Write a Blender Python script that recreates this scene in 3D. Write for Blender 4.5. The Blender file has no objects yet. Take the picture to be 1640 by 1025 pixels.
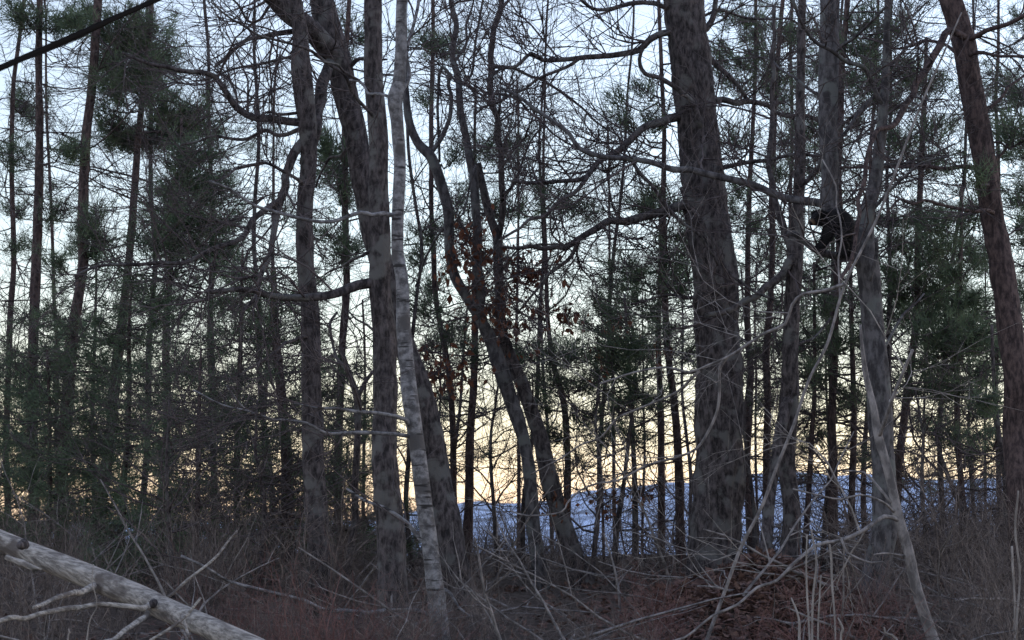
import bpy, bmesh, math
import numpy as np
from mathutils import Vector

R_ = math.radians
# ------------------------------------------------------------------ camera, sky, sun, exposure
SC = bpy.context.scene
COL = SC.collection
FPX = 3060.0                      # focal length in photo pixels (1640 wide)
PITCH = math.atan((830 - 512.5) / FPX)
EYE = np.array([0.0, 0.0, 1.6])
cam_d = bpy.data.cameras.new('camera')
cam_d.sensor_width = 36.0
cam_d.lens = 36.0 * FPX / 1640.0
cam_d.clip_start = 0.1
cam_d.clip_end = 3000
cam_d.dof.use_dof = True
cam_d.dof.focus_distance = 14.0
cam_d.dof.aperture_fstop = 9.0
cam = bpy.data.objects.new('camera', cam_d)
cam.location = EYE
cam.rotation_euler = (math.pi / 2 + PITCH, 0, 0)
COL.objects.link(cam)
SC.camera = cam

SUN_EL, SUN_AZ = 9.0, 68.0         # degrees; azimuth from +Y towards +X
world = bpy.data.worlds.new('World')
SC.world = world
world.use_nodes = True
wn, wl = world.node_tree.nodes, world.node_tree.links
wn.clear()
sky = wn.new('ShaderNodeTexSky')
sky.sky_type = 'NISHITA'
sky.sun_disc = False
sky.sun_elevation = R_(SUN_EL)
sky.sun_rotation = R_(SUN_AZ)
sky.altitude = 300
sky.air_density = 1.4
sky.dust_density = 0.05
sky.ozone_density = 3.4
bg = wn.new('ShaderNodeBackground')
bg.inputs['Strength'].default_value = 0.12
wo = wn.new('ShaderNodeOutputWorld')
hs = wn.new('ShaderNodeHueSaturation')   # thin high cloud veil takes colour out of the clear sky
hs.inputs['Saturation'].default_value = 0.66
wl.new(sky.outputs[0], hs.inputs['Color'])
wb = wn.new('ShaderNodeMix')              # white balance of the photograph
wb.data_type = 'RGBA'
wb.blend_type = 'MULTIPLY'
wb.inputs[0].default_value = 1.0
wb.inputs[7].default_value = (1.085, 0.975, 1.02, 1)
wl.new(hs.outputs[0], wb.inputs[6])
wl.new(wb.outputs[2], bg.inputs[0])
wl.new(bg.outputs[0], wo.inputs[0])

sun_d = bpy.data.lights.new('sun', 'SUN')
sun_d.energy = 0.12
sun_d.angle = R_(0.5)
sun_d.color = (1.0, 0.8, 0.58)
sun = bpy.data.objects.new('sun', sun_d)
sdir = Vector((math.sin(R_(SUN_AZ)) * math.cos(R_(SUN_EL)), math.cos(R_(SUN_AZ)) * math.cos(R_(SUN_EL)), math.sin(R_(SUN_EL))))
sun.rotation_euler = sdir.to_track_quat('Z', 'Y').to_euler()
COL.objects.link(sun)

SC.view_settings.view_transform = 'Standard'
SC.view_settings.look = 'None'
SC.view_settings.exposure = 1.98
SC.view_settings.gamma = 1.0
SC.render.filter_size = 1.5
SC.cycles.pixel_filter_type = 'BLACKMAN_HARRIS'
SC.cycles.filter_width = 1.5
SC.cycles.max_bounces = 4
SC.cycles.diffuse_bounces = 2
SC.cycles.transparent_max_bounces = 4

# ------------------------------------------------------------------ projection helpers
CP, SP = math.cos(PITCH), math.sin(PITCH)


def unproj(px, py, Y):
    """World point seen at photo pixel (px, py) at ground distance Y, and metres per pixel there."""
    u, v = (px - 820.0) / FPX, (512.5 - py) / FPX
    d = np.array([u, CP - v * SP, SP + v * CP])
    s = Y / d[1]
    return EYE + d * s, s / FPX


def smooth(a, b, x):
    t = np.clip((x - a) / (b - a), 0, 1)
    return t * t * (3 - 2 * t)


GY = [-40, 0, 5, 9, 12, 14, 16, 18, 22, 30, 45, 60, 900]
GZ = [-.2, 0, .22, .50, .66, .76, .90, 1.0, .99, .91, .78, .6, .4]


def ground_z(x, y):
    x, y = np.asarray(x, float), np.asarray(y, float)
    z = np.interp(y, GY, GZ)
    z = z + .05 * np.sin(x * 1.3 + y * .4) * np.sin(y * .9 + 1) + .03 * np.sin(x * 3.1 - y * 2.2)
    mound = np.exp(-(((x - 1.75) / .72) ** 2 + ((y - 13.6) / 1.5) ** 2)) * (1 + .12 * np.sin(x * 7 + y * 3) * np.sin(y * 6 - x * 2))
    mound2 = np.exp(-(((x - 3.7) / 1.0) ** 2 + ((y - 14.5) / 2.0) ** 2))
    return z + .46 * mound + .18 * mound2


rng = np.random.default_rng(7)

# ------------------------------------------------------------------ mesh helpers


def mesh_np(name, verts, faces, smooth_sh=False):
    """verts (N,3), faces (M,k) with k constant"""
    me = bpy.data.meshes.new(name)
    verts = np.ascontiguousarray(verts, dtype=np.float32)
    faces = np.ascontiguousarray(faces, dtype=np.int32)
    k = faces.shape[1]
    me.vertices.add(len(verts))
    me.vertices.foreach_set('co', verts.ravel())
    me.loops.add(faces.size)
    me.loops.foreach_set('vertex_index', faces.ravel())
    me.polygons.add(len(faces))
    me.polygons.foreach_set('loop_start', np.arange(0, faces.size, k, dtype=np.int32))
    me.polygons.foreach_set('loop_total', np.full(len(faces), k, dtype=np.int32))
    if smooth_sh:
        me.polygons.foreach_set('use_smooth', np.ones(len(faces), dtype=bool))
    me.update(calc_edges=True)
    return me


def link(name, me, mat, parent=None, kind=None, label=None):
    o = bpy.data.objects.new(name, me)
    COL.objects.link(o)
    if mat is not None:
        me.materials.append(mat)
    if parent is not None:
        o.parent = parent
    if kind:
        o['kind'] = kind
    if label:
        o['label'] = label
    return o


def tag(o, label, cat, group=None, kind=None):
    o['label'] = label
    o['category'] = cat
    if group:
        o['group'] = group
    if kind:
        o['kind'] = kind
    return o


def unit(a):
    return a / np.maximum(np.linalg.norm(a, axis=-1, keepdims=True), 1e-9)


def frames(t):
    """two normals for tangents t (...,3)"""
    ref = np.where(np.abs(t[..., 2:3]) < .85, np.array([0., 0, 1]), np.array([1., 0, 0]))
    a = unit(np.cross(t, ref))
    return a, np.cross(t, a)


def strands(pts, rad, sides=3):
    """pts (N,K,3) rad (N,K): N thin tubes -> verts, quads"""
    N, K, _ = pts.shape
    t = np.empty_like(pts)
    t[:, 1:-1] = pts[:, 2:] - pts[:, :-2]
    t[:, 0] = pts[:, 1] - pts[:, 0]
    t[:, -1] = pts[:, -1] - pts[:, -2]
    t = unit(t)
    ref0 = np.where(np.abs(t[:, :1, 2:3]) < .85, np.array([0., 0, 1]), np.array([1., 0, 0]))
    a = unit(np.cross(t, np.broadcast_to(ref0, t.shape)))
    b = np.cross(t, a)
    ang = np.arange(sides) * 2 * np.pi / sides
    v = (pts[:, :, None] + rad[:, :, None, None] * (a[:, :, None] * np.cos(ang)[None, None, :, None] + b[:, :, None] * np.sin(ang)[None, None, :, None]))
    idx = np.arange(N * K * sides).reshape(N, K, sides)
    n = np.roll(idx, -1, axis=2)
    f = np.stack([idx[:, :-1], n[:, :-1], n[:, 1:], idx[:, 1:]], axis=-1).reshape(-1, 4)
    return v.reshape(-1, 3), f


def catmull(P, ds):
    """resample a polyline (n,k) smoothly with about ds spacing (k columns, first three are xyz)"""
    P = np.asarray(P, float)
    if len(P) < 3:
        n = max(2, int(np.linalg.norm(P[-1, :3] - P[0, :3]) / ds) + 1)
        return P[0] + (P[-1] - P[0]) * np.linspace(0, 1, n)[:, None]
    Q = np.vstack([2 * P[0] - P[1], P, 2 * P[-1] - P[-2]])
    out = []
    for i in range(1, len(Q) - 2):
        n = max(1, int(np.ceil(np.linalg.norm(Q[i + 1, :3] - Q[i, :3]) / ds)))
        t = (np.arange(n) / n)[:, None]
        p0, p1, p2, p3 = Q[i - 1], Q[i], Q[i + 1], Q[i + 2]
        out.append(.5 * (2 * p1 + (p2 - p0) * t + (2 * p0 - 5 * p1 + 4 * p2 - p3) * t ** 2 + (3 * p1 - p0 - 3 * p2 + p3) * t ** 3))
    out.append(P[-1:])
    return np.vstack(out)


def vnoise(a, h, ca, ch, r):
    """value noise periodic in angle a (0..1): ca cells round, ch cell height in metres"""
    H = int(np.ceil(h.max() / ch)) + 3
    g = r.random((ca, H))
    x, y = a * ca, np.maximum(h / ch, 0)
    x0, y0 = np.floor(x).astype(int), np.floor(y).astype(int)
    fx, fy = x - x0, y - y0
    fx, fy = fx * fx * (3 - 2 * fx), fy * fy * (3 - 2 * fy)
    x0 %= ca
    x1 = (x0 + 1) % ca
    y1 = np.minimum(y0 + 1, H - 1)
    return (g[x0, y0] * (1 - fx) + g[x1, y0] * fx) * (1 - fy) + (g[x0, y1] * (1 - fx) + g[x1, y1] * fx) * fy


def log_mesh(name, P, sides=14, ds=.06, bark=.05, cells=12, cellh=.18, flare=0, r=rng, cap=True, furrow=0):
    """a bark-covered stem along P (n,4: x y z radius)"""
    C = catmull(P, ds)
    p, rad = C[:, :3], np.maximum(C[:, 3], .0015)
    K = len(p)
    t = unit(np.gradient(p, axis=0))
    a = np.empty_like(p)
    v0 = np.cross(t[0], [0.3, .95, 0.05])
    a[0] = v0 / np.linalg.norm(v0)
    for i in range(1, K):
        w = a[i - 1] - t[i] * np.dot(a[i - 1], t[i])
        a[i] = w / np.linalg.norm(w)
    b = np.cross(t, a)
    s = np.concatenate([[0], np.cumsum(np.linalg.norm(np.diff(p, axis=0), axis=1))])
    ang = np.arange(sides) / sides
    A, S = np.meshgrid(ang, s)
    m = 1 + bark * 2 * (vnoise(A, S, cells, cellh, r) - .5) + bark * 1.6 * (vnoise(A, S, max(3, cells // 4), cellh * 4, r) - .5)
    if furrow:
        n1 = np.abs(2 * vnoise(A, S, cells, cellh * 1.6, r) - 1)
        n2 = np.abs(2 * vnoise(A, S, int(cells * 1.7), cellh * .7, r) - 1)
        m = m + furrow * (np.minimum(n1 * 2.2, 1) + .6 * np.minimum(n2 * 2, 1) - 1.1)
        for _ in range(int(s[-1] * 1.6)):           # knots and burls
            ka, ks, kz = r.random(), r.uniform(0, s[-1]), r.uniform(.05, .11)
            da = np.abs(A - ka)
            da = np.minimum(da, 1 - da) * 2 * np.pi * rad.mean()
            q = (da ** 2 + ((S - ks) * .7) ** 2) / (kz * kz * .5)
            m = m + r.uniform(.08, .24) * np.exp(-q) - .16 * np.exp(-q * 6)
    if flare:
        hgt = (s[-1] - S)
        m = m * (1 + flare * np.exp(-hgt / .16) * (.75 + .5 * np.cos(A * 2 * np.pi * 5 + 1)) + flare * .25 * np.exp(-hgt / .5))
    rr = rad[:, None] * m
    v = p[:, None] + rr[..., None] * (a[:, None] * np.cos(A * 2 * np.pi)[..., None] + b[:, None] * np.sin(A * 2 * np.pi)[..., None])
    idx = np.arange(K * sides).reshape(K, sides)
    n = np.roll(idx, -1, axis=1)
    f = np.stack([idx[:-1], n[:-1], n[1:], idx[1:]], axis=-1).reshape(-1, 4)
    v = v.reshape(-1, 3)
    if cap:
        v = np.vstack([v, p[:1], p[-1:]])
        c0, c1 = K * sides, K * sides + 1
        e0 = np.stack([n[0], idx[0], np.full(sides, c0), np.full(sides, c0)], axis=-1)
        e1 = np.stack([idx[-1], n[-1], np.full(sides, c1), np.full(sides, c1)], axis=-1)
        tri = np.vstack([e0[:, :3], e1[:, :3]])
        me = bpy.data.meshes.new(name)
        me.from_pydata(v.tolist(), [], f.tolist() + tri.tolist())
        me.polygons.foreach_set('use_smooth', np.ones(len(me.polygons), dtype=bool))
        me.update()
        return me, C
    return mesh_np(name, v, f, True), C


# ------------------------------------------------------------------ materials


def newmat(name):
    m = bpy.data.materials.new(name)
    m.use_nodes = True
    nt = m.node_tree
    return m, nt, nt.nodes['Principled BSDF']


def bark_mat(name, c0, c1, scale=(9, 9, 3.6), bump=.8, patch=None, rings=False, rough=.95):
    m, nt, bs = newmat(name)
    N, L = nt.nodes, nt.links
    tc = N.new('ShaderNodeTexCoord')
    mp = N.new('ShaderNodeMapping')
    mp.inputs['Scale'].default_value = scale
    L.new(tc.outputs['Object'], mp.inputs['Vector'])
    n1 = N.new('ShaderNodeTexNoise')
    n1.inputs['Scale'].default_value = 3.2
    n1.inputs['Detail'].default_value = 7
    n1.inputs['Roughness'].default_value = .65
    L.new(mp.outputs[0], n1.inputs['Vector'])
    cr = N.new('ShaderNodeValToRGB')
    cr.color_ramp.elements[0].position = .40
    cr.color_ramp.elements[1].position = .62
    cr.color_ramp.elements[0].color = (*c0, 1)
    cr.color_ramp.elements[1].color = (*c1, 1)
    L.new(n1.outputs['Fac'], cr.inputs[0])
    col = cr.outputs[0]
    if patch:
        n2 = N.new('ShaderNodeTexNoise')
        n2.inputs['Scale'].default_value = 5.5
        n2.inputs['Detail'].default_value = 8
        L.new(tc.outputs['Object'], n2.inputs['Vector'])
        r2 = N.new('ShaderNodeMapRange')
        r2.inputs[1].default_value = .54
        r2.inputs[2].default_value = .62
        L.new(n2.outputs['Fac'], r2.inputs[0])
        mx = N.new('ShaderNodeMix')
        mx.data_type = 'RGBA'
        mx.inputs[7].default_value = (*patch, 1)
        L.new(col, mx.inputs[6])
        L.new(r2.outputs[0], mx.inputs[0])
        col = mx.outputs[2]
    if rings:
        mp2 = N.new('ShaderNodeMapping')
        mp2.inputs['Scale'].default_value = (5, 5, 38)
        L.new(tc.outputs['Object'], mp2.inputs['Vector'])
        n3 = N.new('ShaderNodeTexNoise')
        n3.inputs['Scale'].default_value = 1
        n3.inputs['Detail'].default_value = 3
        L.new(mp2.outputs[0], n3.inputs['Vector'])
        r3 = N.new('ShaderNodeMapRange')
        r3.inputs[1].default_value = .60
        r3.inputs[2].default_value = .68
        L.new(n3.outputs['Fac'], r3.inputs[0])
        mx = N.new('ShaderNodeMix')
        mx.data_type = 'RGBA'
        mx.inputs[7].default_value = (.035, .032, .033, 1)
        L.new(col, mx.inputs[6])
        L.new(r3.outputs[0], mx.inputs[0])
        col = mx.outputs[2]
    L.new(col, bs.inputs['Base Color'])
    bs.inputs['Roughness'].default_value = rough
    bs.inputs['Specular IOR Level'].default_value = .2
    bp = N.new('ShaderNodeBump')
    bp.inputs['Strength'].default_value = bump
    bp.inputs['Distance'].default_value = .02
    L.new(n1.outputs['Fac'], bp.inputs['Height'])
    L.new(bp.outputs[0], bs.inputs['Normal'])
    return m


def leaf_mat(name, c0, c1, trans=.25, scale=6.0):
    m, nt, bs = newmat(name)
    N, L = nt.nodes, nt.links
    g = N.new('ShaderNodeNewGeometry')
    n1 = N.new('ShaderNodeTexNoise')
    n1.inputs['Scale'].default_value = scale
    n1.inputs['Detail'].default_value = 3
    L.new(g.outputs['Position'], n1.inputs['Vector'])
    cr = N.new('ShaderNodeValToRGB')
    cr.color_ramp.elements[0].position = .35
    cr.color_ramp.elements[1].position = .65
    cr.color_ramp.elements[0].color = (*c0, 1)
    cr.color_ramp.elements[1].color = (*c1, 1)
    L.new(n1.outputs['Fac'], cr.inputs[0])
    L.new(cr.outputs[0], bs.inputs['Base Color'])
    bs.inputs['Roughness'].default_value = .7
    bs.inputs['Specular IOR Level'].default_value = .25
    if trans:
        tr = N.new('ShaderNodeBsdfTranslucent')
        L.new(cr.outputs[0], tr.inputs['Color'])
        ms = N.new('ShaderNodeMixShader')
        ms.inputs[0].default_value = trans
        L.new(bs.outputs[0], ms.inputs[1])
        L.new(tr.outputs[0], ms.inputs[2])
        L.new(ms.outputs[0], N['Material Output'].inputs['Surface'])
    return m


M = {
    'oak': bark_mat('oak_bark', (0.0235, 0.0200, 0.0214), (0.1076, 0.0911, 0.0938), patch=(0.1145, 0.1090, 0.1076)),
    'pine': bark_mat('pine_bark', (0.0324, 0.0236, 0.0250), (0.1148, 0.0810, 0.0783), scale=(10, 10, 4)),
    'grey': bark_mat('grey_bark', (0.0351, 0.0317, 0.0344), (0.1148, 0.1067, 0.1121), scale=(7, 7, 3), bump=.5, patch=(0.1105, 0.1118, 0.1105)),
    'birch': bark_mat('birch_bark', (0.0853, 0.0806, 0.0853), (0.2558, 0.2449, 0.2558), scale=(6, 6, 7), bump=.5, rings=True, patch=(0.0900, 0.0828, 0.0846)),
    'dead': bark_mat('dead_wood', (0.0960, 0.0864, 0.0864), (0.2640, 0.2368, 0.2336), scale=(6, 6, 3), bump=.4),
    'log': bark_mat('bleached_log', (0.1750, 0.1575, 0.1470), (0.4725, 0.4287, 0.3990), scale=(2, 16, 16), bump=1., patch=(0.1350, 0.1152, 0.1080)),
    'twig': bark_mat('twig_bark', (0.0456, 0.0360, 0.0396), (0.1140, 0.0936, 0.0960), scale=(3, 3, 3), bump=0),
    'needle': leaf_mat('pine_needles', (0.0675, 0.0945, 0.0621), (0.1553, 0.2025, 0.1242), .4),
    'needle_y': leaf_mat('yellow_green_needles', (.05, .07, .025), (.09, .12, .04), .35),
    'rust': leaf_mat('rust_oak_leaves', (.11, .042, .026), (.23, .092, .052), .4, 14),
    'litter': leaf_mat('leaf_litter', (0.0570, 0.0342, 0.0304), (0.1862, 0.1102, 0.0893), .1, 30),
    'brush': bark_mat('brush_stems', (0.0640, 0.0520, 0.0500), (0.2100, 0.1700, 0.1560), scale=(3, 3, 3), bump=0),
    'straw': bark_mat('dry_stalk', (0.1600, 0.1408, 0.1312), (0.3200, 0.2848, 0.2688), scale=(5, 5, 2), bump=0),
}


# ------------------------------------------------------------------ the setting


def floor_mat():
    m, nt, bs = newmat('forest_floor')
    N, L = nt.nodes, nt.links
    g = N.new('ShaderNodeNewGeometry')
    n1 = N.new('ShaderNodeTexNoise')
    n1.inputs['Scale'].default_value = 14
    n1.inputs['Detail'].default_value = 8
    n1.inputs['Roughness'].default_value = .7
    L.new(g.outputs['Position'], n1.inputs['Vector'])
    cr = N.new('ShaderNodeValToRGB')
    cr.color_ramp.elements[0].position = .35
    cr.color_ramp.elements[1].position = .68
    cr.color_ramp.elements[0].color = (.040, .032, .029, 1)
    cr.color_ramp.elements[1].color = (0.1530, 0.1188, 0.1008, 1)
    L.new(n1.outputs['Fac'], cr.inputs[0])
    L.new(cr.outputs[0], bs.inputs['Base Color'])
    bs.inputs['Roughness'].default_value = 1
    bs.inputs['Specular IOR Level'].default_value = .1
    bp = N.new('ShaderNodeBump')
    bp.inputs['Strength'].default_value = .8
    bp.inputs['Distance'].default_value = .05
    L.new(n1.outputs['Fac'], bp.inputs['Height'])
    L.new(bp.outputs[0], bs.inputs['Normal'])
    return m


def snow_mat():
    m, nt, bs = newmat('blue_shaded_snow')
    N, L = nt.nodes, nt.links
    g = N.new('ShaderNodeNewGeometry')
    n1 = N.new('ShaderNodeTexNoise')
    n1.inputs['Scale'].default_value = .9
    n1.inputs['Detail'].default_value = 6
    L.new(g.outputs['Position'], n1.inputs['Vector'])
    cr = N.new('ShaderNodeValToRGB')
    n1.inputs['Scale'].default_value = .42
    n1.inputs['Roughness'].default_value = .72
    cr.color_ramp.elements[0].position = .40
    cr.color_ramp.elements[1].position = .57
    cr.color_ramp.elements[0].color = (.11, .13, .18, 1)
    cr.color_ramp.elements[1].color = (.48, .58, .80, 1)  # blue shade of the slope facing away is painted into the snow colour
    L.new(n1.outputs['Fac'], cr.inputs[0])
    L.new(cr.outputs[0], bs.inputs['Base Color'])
    bs.inputs['Roughness'].default_value = .85
    return m


def grid_mesh(name, xs, ys, zf):
    X, Y = np.meshgrid(xs, ys)
    v = np.stack([X, Y, zf(X, Y)], -1).reshape(-1, 3)
    idx = np.arange(X.size).reshape(X.shape)
    f = np.stack([idx[:-1, :-1], idx[:-1, 1:], idx[1:, 1:], idx[1:, :-1]], -1).reshape(-1, 4)
    return mesh_np(name, v, f, True)


xs = np.concatenate([np.linspace(-900, -14, 30), np.linspace(-13, 13, 140), np.linspace(14, 900, 30)])
ys = np.concatenate([np.linspace(-200, 3, 20), np.linspace(4, 34, 120), np.linspace(35, 900, 40)])
link('ground', grid_mesh('ground', xs, ys, ground_z), floor_mat(), kind='structure')

RX = [-3000, 0, 400, 600, 650, 700, 760, 820, 880, 940, 990, 1060, 1110, 1180, 1240, 1300, 1380, 1450, 1520, 1600, 1700, 4000]
RYP = [866, 852, 842, 836, 828, 815, 803, 807, 802, 787, 783, 776, 779, 767, 760, 770, 766, 774, 767, 778, 772, 795]


def hill_z(X, Y):
    px = 820 + X / 100.0 * FPX
    H = 1.6 + (830 - np.interp(px, RX, RYP)) / FPX * 100.0
    up = smooth(44, 100, Y) * (1 - .35 * smooth(104, 190, Y))
    base = .45
    n = .10 * np.sin(X * .23 + Y * .11) + .06 * np.sin(X * .61 - Y * .37 + 1) + .04 * np.sin(X * 1.7 + Y * .9)
    return base + (H - base) * up + n * smooth(44, 60, Y) + .42 * smooth(42.5, 45, Y) * (1 - up)


link('snow_hill', grid_mesh('snow_hill', np.concatenate([np.linspace(-400, -42, 40), np.linspace(-40, 40, 120), np.linspace(42, 400, 40)]),
                            np.concatenate([np.linspace(42, 110, 70), np.linspace(112, 400, 40)]), hill_z), snow_mat(), kind='structure')


# ------------------------------------------------------------------ trees


def rnd_perp(t, r):
    a, b = frames(t)
    th = r.random(t.shape[:-1] + (1,)) * 2 * np.pi
    return a * np.cos(th) + b * np.sin(th)


def shoot(pos, tan, r0, length, ang, up, wob, r, K=5):
    """N curved shoots leaving pos; pos (N,3), tan (N,3), r0 (N), length (N)"""
    N = len(pos)
    a = np.deg2rad(ang[0] + (ang[1] - ang[0]) * r.random((N, 1)))
    d = unit(tan * np.cos(a) + rnd_perp(tan, r) * np.sin(a))
    P = np.empty((N, K, 3))
    P[:, 0] = pos
    step = (length / (K - 1))[:, None]
    for k in range(1, K):
        d = unit(d + r.normal(0, wob, (N, 3)) + np.array([0, 0, up]))
        P[:, k] = P[:, k - 1] + d * step
    rad = r0[:, None] * np.linspace(1, .35, K)[None]
    return P, rad


def along(P, rad, n_each, t0, t1, r):
    """sample points on strands P (N,K,3): n_each per strand"""
    N, K, _ = P.shape
    i = np.repeat(np.arange(N), n_each)
    t = t0 + (t1 - t0) * r.random(len(i))
    x = t * (K - 1)
    k = np.minimum(x.astype(int), K - 2)
    f = (x - k)[:, None]
    pos = P[i, k] * (1 - f) + P[i, k + 1] * f
    tan = unit(P[i, k + 1] - P[i, k])
    rr = rad[i, k] * (1 - f[:, 0]) + rad[i, k + 1] * f[:, 0]
    return pos, tan, rr


class Tree:
    def __init__(self, name, label, depth, bark='oak', cat='tree', group=None, seed=1, crown='twig'):
        self.name, self.label, self.Y, self.bark, self.cat, self.group = name, label, depth, bark, cat, group
        self.r = np.random.default_rng(seed * 131 + 17)
        self.parts = []          # (part name, mesh builder data)
        self.stems = []          # world polylines (n,4)
        self.tw = []             # strand batches
        self.needles = []        # (base, dir, len)
        self.lv = []             # leaf positions
        self.base = None
        self.crown_mat = crown

    def pts(self, L, d0=0., d1=0.):
        n = len(L)
        out = []
        for i, q in enumerate(L):
            dd = q[3] if len(q) > 3 else d0 + (d1 - d0) * i / max(1, n - 1)
            p, s = unproj(q[0], q[1], self.Y + dd)
            out.append([*p, q[2] * .5 * s * getattr(self, 'wscale', 1.)])
        return np.array(out)

    def trunk(self, L, d0=0., d1=0., sides=30, bark=.06, cells=13, flare=.35, name='trunk', ground=True, ds=.04):
        """listed from the top down; runs on to the ground"""
        P = self.pts(L, d0, d1)
        n = len(P)
        if n > 3:
            wig = np.minimum(P[1:-1, 3:4], .07) * self.r.normal(0, .16, (n - 2, 3)) * np.array([1, 1.5, 0])
            P[1:-1, :3] += wig
            P[:, 3] *= self.r.uniform(.96, 1.04, n)
        if ground:
            p = P[-1]
            g = float(ground_z(p[0], p[1]))
            if p[2] > g - .08:
                tdir = P[-1, :3] - P[-2, :3]
                tdir = tdir / np.linalg.norm(tdir)
                tdir[2] = min(tdir[2], -.7)
                q = p[:3] + tdir * ((p[2] - g + .12) / -tdir[2])
                P = np.vstack([P, [*q, p[3] * 1.06]])
        if self.base is None:
            p = P[-1]
            self.base = np.array([p[0], p[1], float(ground_z(p[0], p[1]))])
        self.parts.append((name, P, sides, ds, bark, cells, flare if ground else 0))
        self.stems.append(P)
        return self

    def limb(self, L, w0=None, w1=None, d0=0., d1=None, twigs=3.5, l1=(.5, 1.3), name='limb', sides=9, up=.05, fine=1.0):
        if d1 is None:
            d1 = d0 + self.r.uniform(-1.2, 1.2)
        if w0 is not None:
            n = len(L)
            L = [(q[0], q[1], w0 + (w1 - w0) * i / (n - 1)) for i, q in enumerate(L)]
        P = self.pts(L, d0, d1)
        # a crooked line rather than a smooth spline
        C = catmull(P, .22)
        if len(C) > 3:
            C[1:-1, :3] += self.r.normal(0, .012, (len(C) - 2, 3))
        self.parts.append((name, C, sides, .07, .07, 7, 0))
        self.stems.append(C)
        if twigs:
            self.twigs(C, twigs, l1, up=up, fine=fine)
        return self

    def twigs(self, P, per_m, l1=(.5, 1.3), t0=.15, up=.05, fine=1.0, rcap=.013):
        r = self.r
        C = catmull(P, .1)
        s = np.concatenate([[0], np.cumsum(np.linalg.norm(np.diff(C[:, :3], axis=0), axis=1))])
        n = r.poisson(1.25 * per_m * s[-1] * (1 - t0))
        if n < 1:
            return self
        x = s[-1] * (t0 + (1 - t0) * r.random(n))
        pos = np.stack([np.interp(x, s, C[:, k]) for k in range(3)], 1)
        rad = np.interp(x, s, C[:, 3])
        T = unit(np.gradient(C[:, :3], axis=0))
        tan = unit(np.stack([np.interp(x, s, T[:, k]) for k in range(3)], 1))
        ln = r.uniform(*l1, n)
        A, ra = shoot(pos, tan, np.minimum(rad * .6, rcap) * r.uniform(.6, 1, n), ln, (35, 75), up, .22, r, 7)
        self.tw.append((A, ra))
        p2, t2, r2 = along(A, ra, int(round(6 * fine)), .15, 1, r)
        B, rb = shoot(p2, t2, np.minimum(r2 * .85, .008), r.uniform(.25, .8, len(p2)), (25, 60), up * .8, .16, r, 4)
        self.tw.append((B, rb))
        p3, t3, r3 = along(B, rb, max(1, int(round(3.6 * fine))), .25, 1, r)
        Cc, rc = shoot(p3, t3, np.minimum(r3 * .9, .0055), r.uniform(.10, .34, len(p3)), (20, 60), up * .6, .2, r, 2)
        self.tw.append((Cc, rc * 1.1))
        return self

    # ---- needles
    def tufts(self, pos, out, n=24, ln=(.09, .15), spread=.9):
        r = self.r
        N = len(pos)
        n = int(n)
        k_ = np.repeat(r.uniform(.45, 1.25, N), n)
        d = unit(np.repeat(out, n, 0) + r.normal(0, spread * .75, (N * n, 3)) + np.array([0, 0, .02]))
        b = np.repeat(pos, n, 0) + r.normal(0, .025, (N * n, 3))
        b = b + np.repeat(out, n, 0) * r.uniform(-.16, .02, (N * n, 1))
        self.needles.append((b, d, r.uniform(*ln, N * n) * k_))

    def bough(self, start, end, rx, rz, ntuft, r0=.014, nn=24, ln=(.09, .15), sag=.1):
        """a pine bough from start to a clump at end (world), tufts in an ellipsoid"""
        r = self.r
        K = 7
        t = np.linspace(0, 1, K)[:, None]
        P = start + (end - start) * t
        P[:, 2] += sag * np.sin(t[:, 0] * np.pi) * -1
        P[1:-1] += r.normal(0, .03, (K - 2, 3))
        self.tw.append((P[None], (r0 * np.linspace(1, .4, K))[None]))
        q = np.clip(r.normal(0, .55, (ntuft, 3)), -1.25, 1.25) * np.array([rx, rx * .9, rz])
        pos = end + q
        tt = .55 + .45 * r.random(ntuft)
        att = start + (end - start) * tt[:, None]
        att[:, 2] -= sag * np.sin(tt * np.pi)
        mid = (att + pos) / 2 + r.normal(0, .03, (ntuft, 3)) - np.array([0, 0, .03])
        S = np.stack([att, att * .35 + mid * .65, mid * .5 + pos * .5, pos], 1)
        self.tw.append((S, np.tile(np.array([.005, .004, .0035, .003]), (ntuft, 1))))
        out = unit(pos - mid + np.array([0, 0, .05]))
        self.tufts(pos, out, nn, ln)

    def clumps(self, L, nn=24, ln=(.09, .15), dens=1.0, stem=0, drop=.25):
        """L: (px, py, rx_px, rz_px) foliage clumps, each on a bough from the stem"""
        r = self.r
        C = catmull(self.stems[stem], .1)
        for (cx, cy, rx, rz) in L:
            end, s = unproj(cx, cy, self.Y + r.uniform(-.7, .7))
            rx, rz = rx * 1.5, rz * 1.3
            hd = math.hypot(end[0] - C[:, 0].mean(), .3)
            z = end[2] - drop * hd * r.uniform(.2, 1.2)
            i = int(np.argmin(np.abs(C[:, 2] - z)))
            nt = max(5, int(dens * rx * rz / (25 if cx < 480 else 32)))
            self.bough(C[i, :3], end, rx * s, rz * s, nt, nn=nn, ln=ln)
        return self

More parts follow.
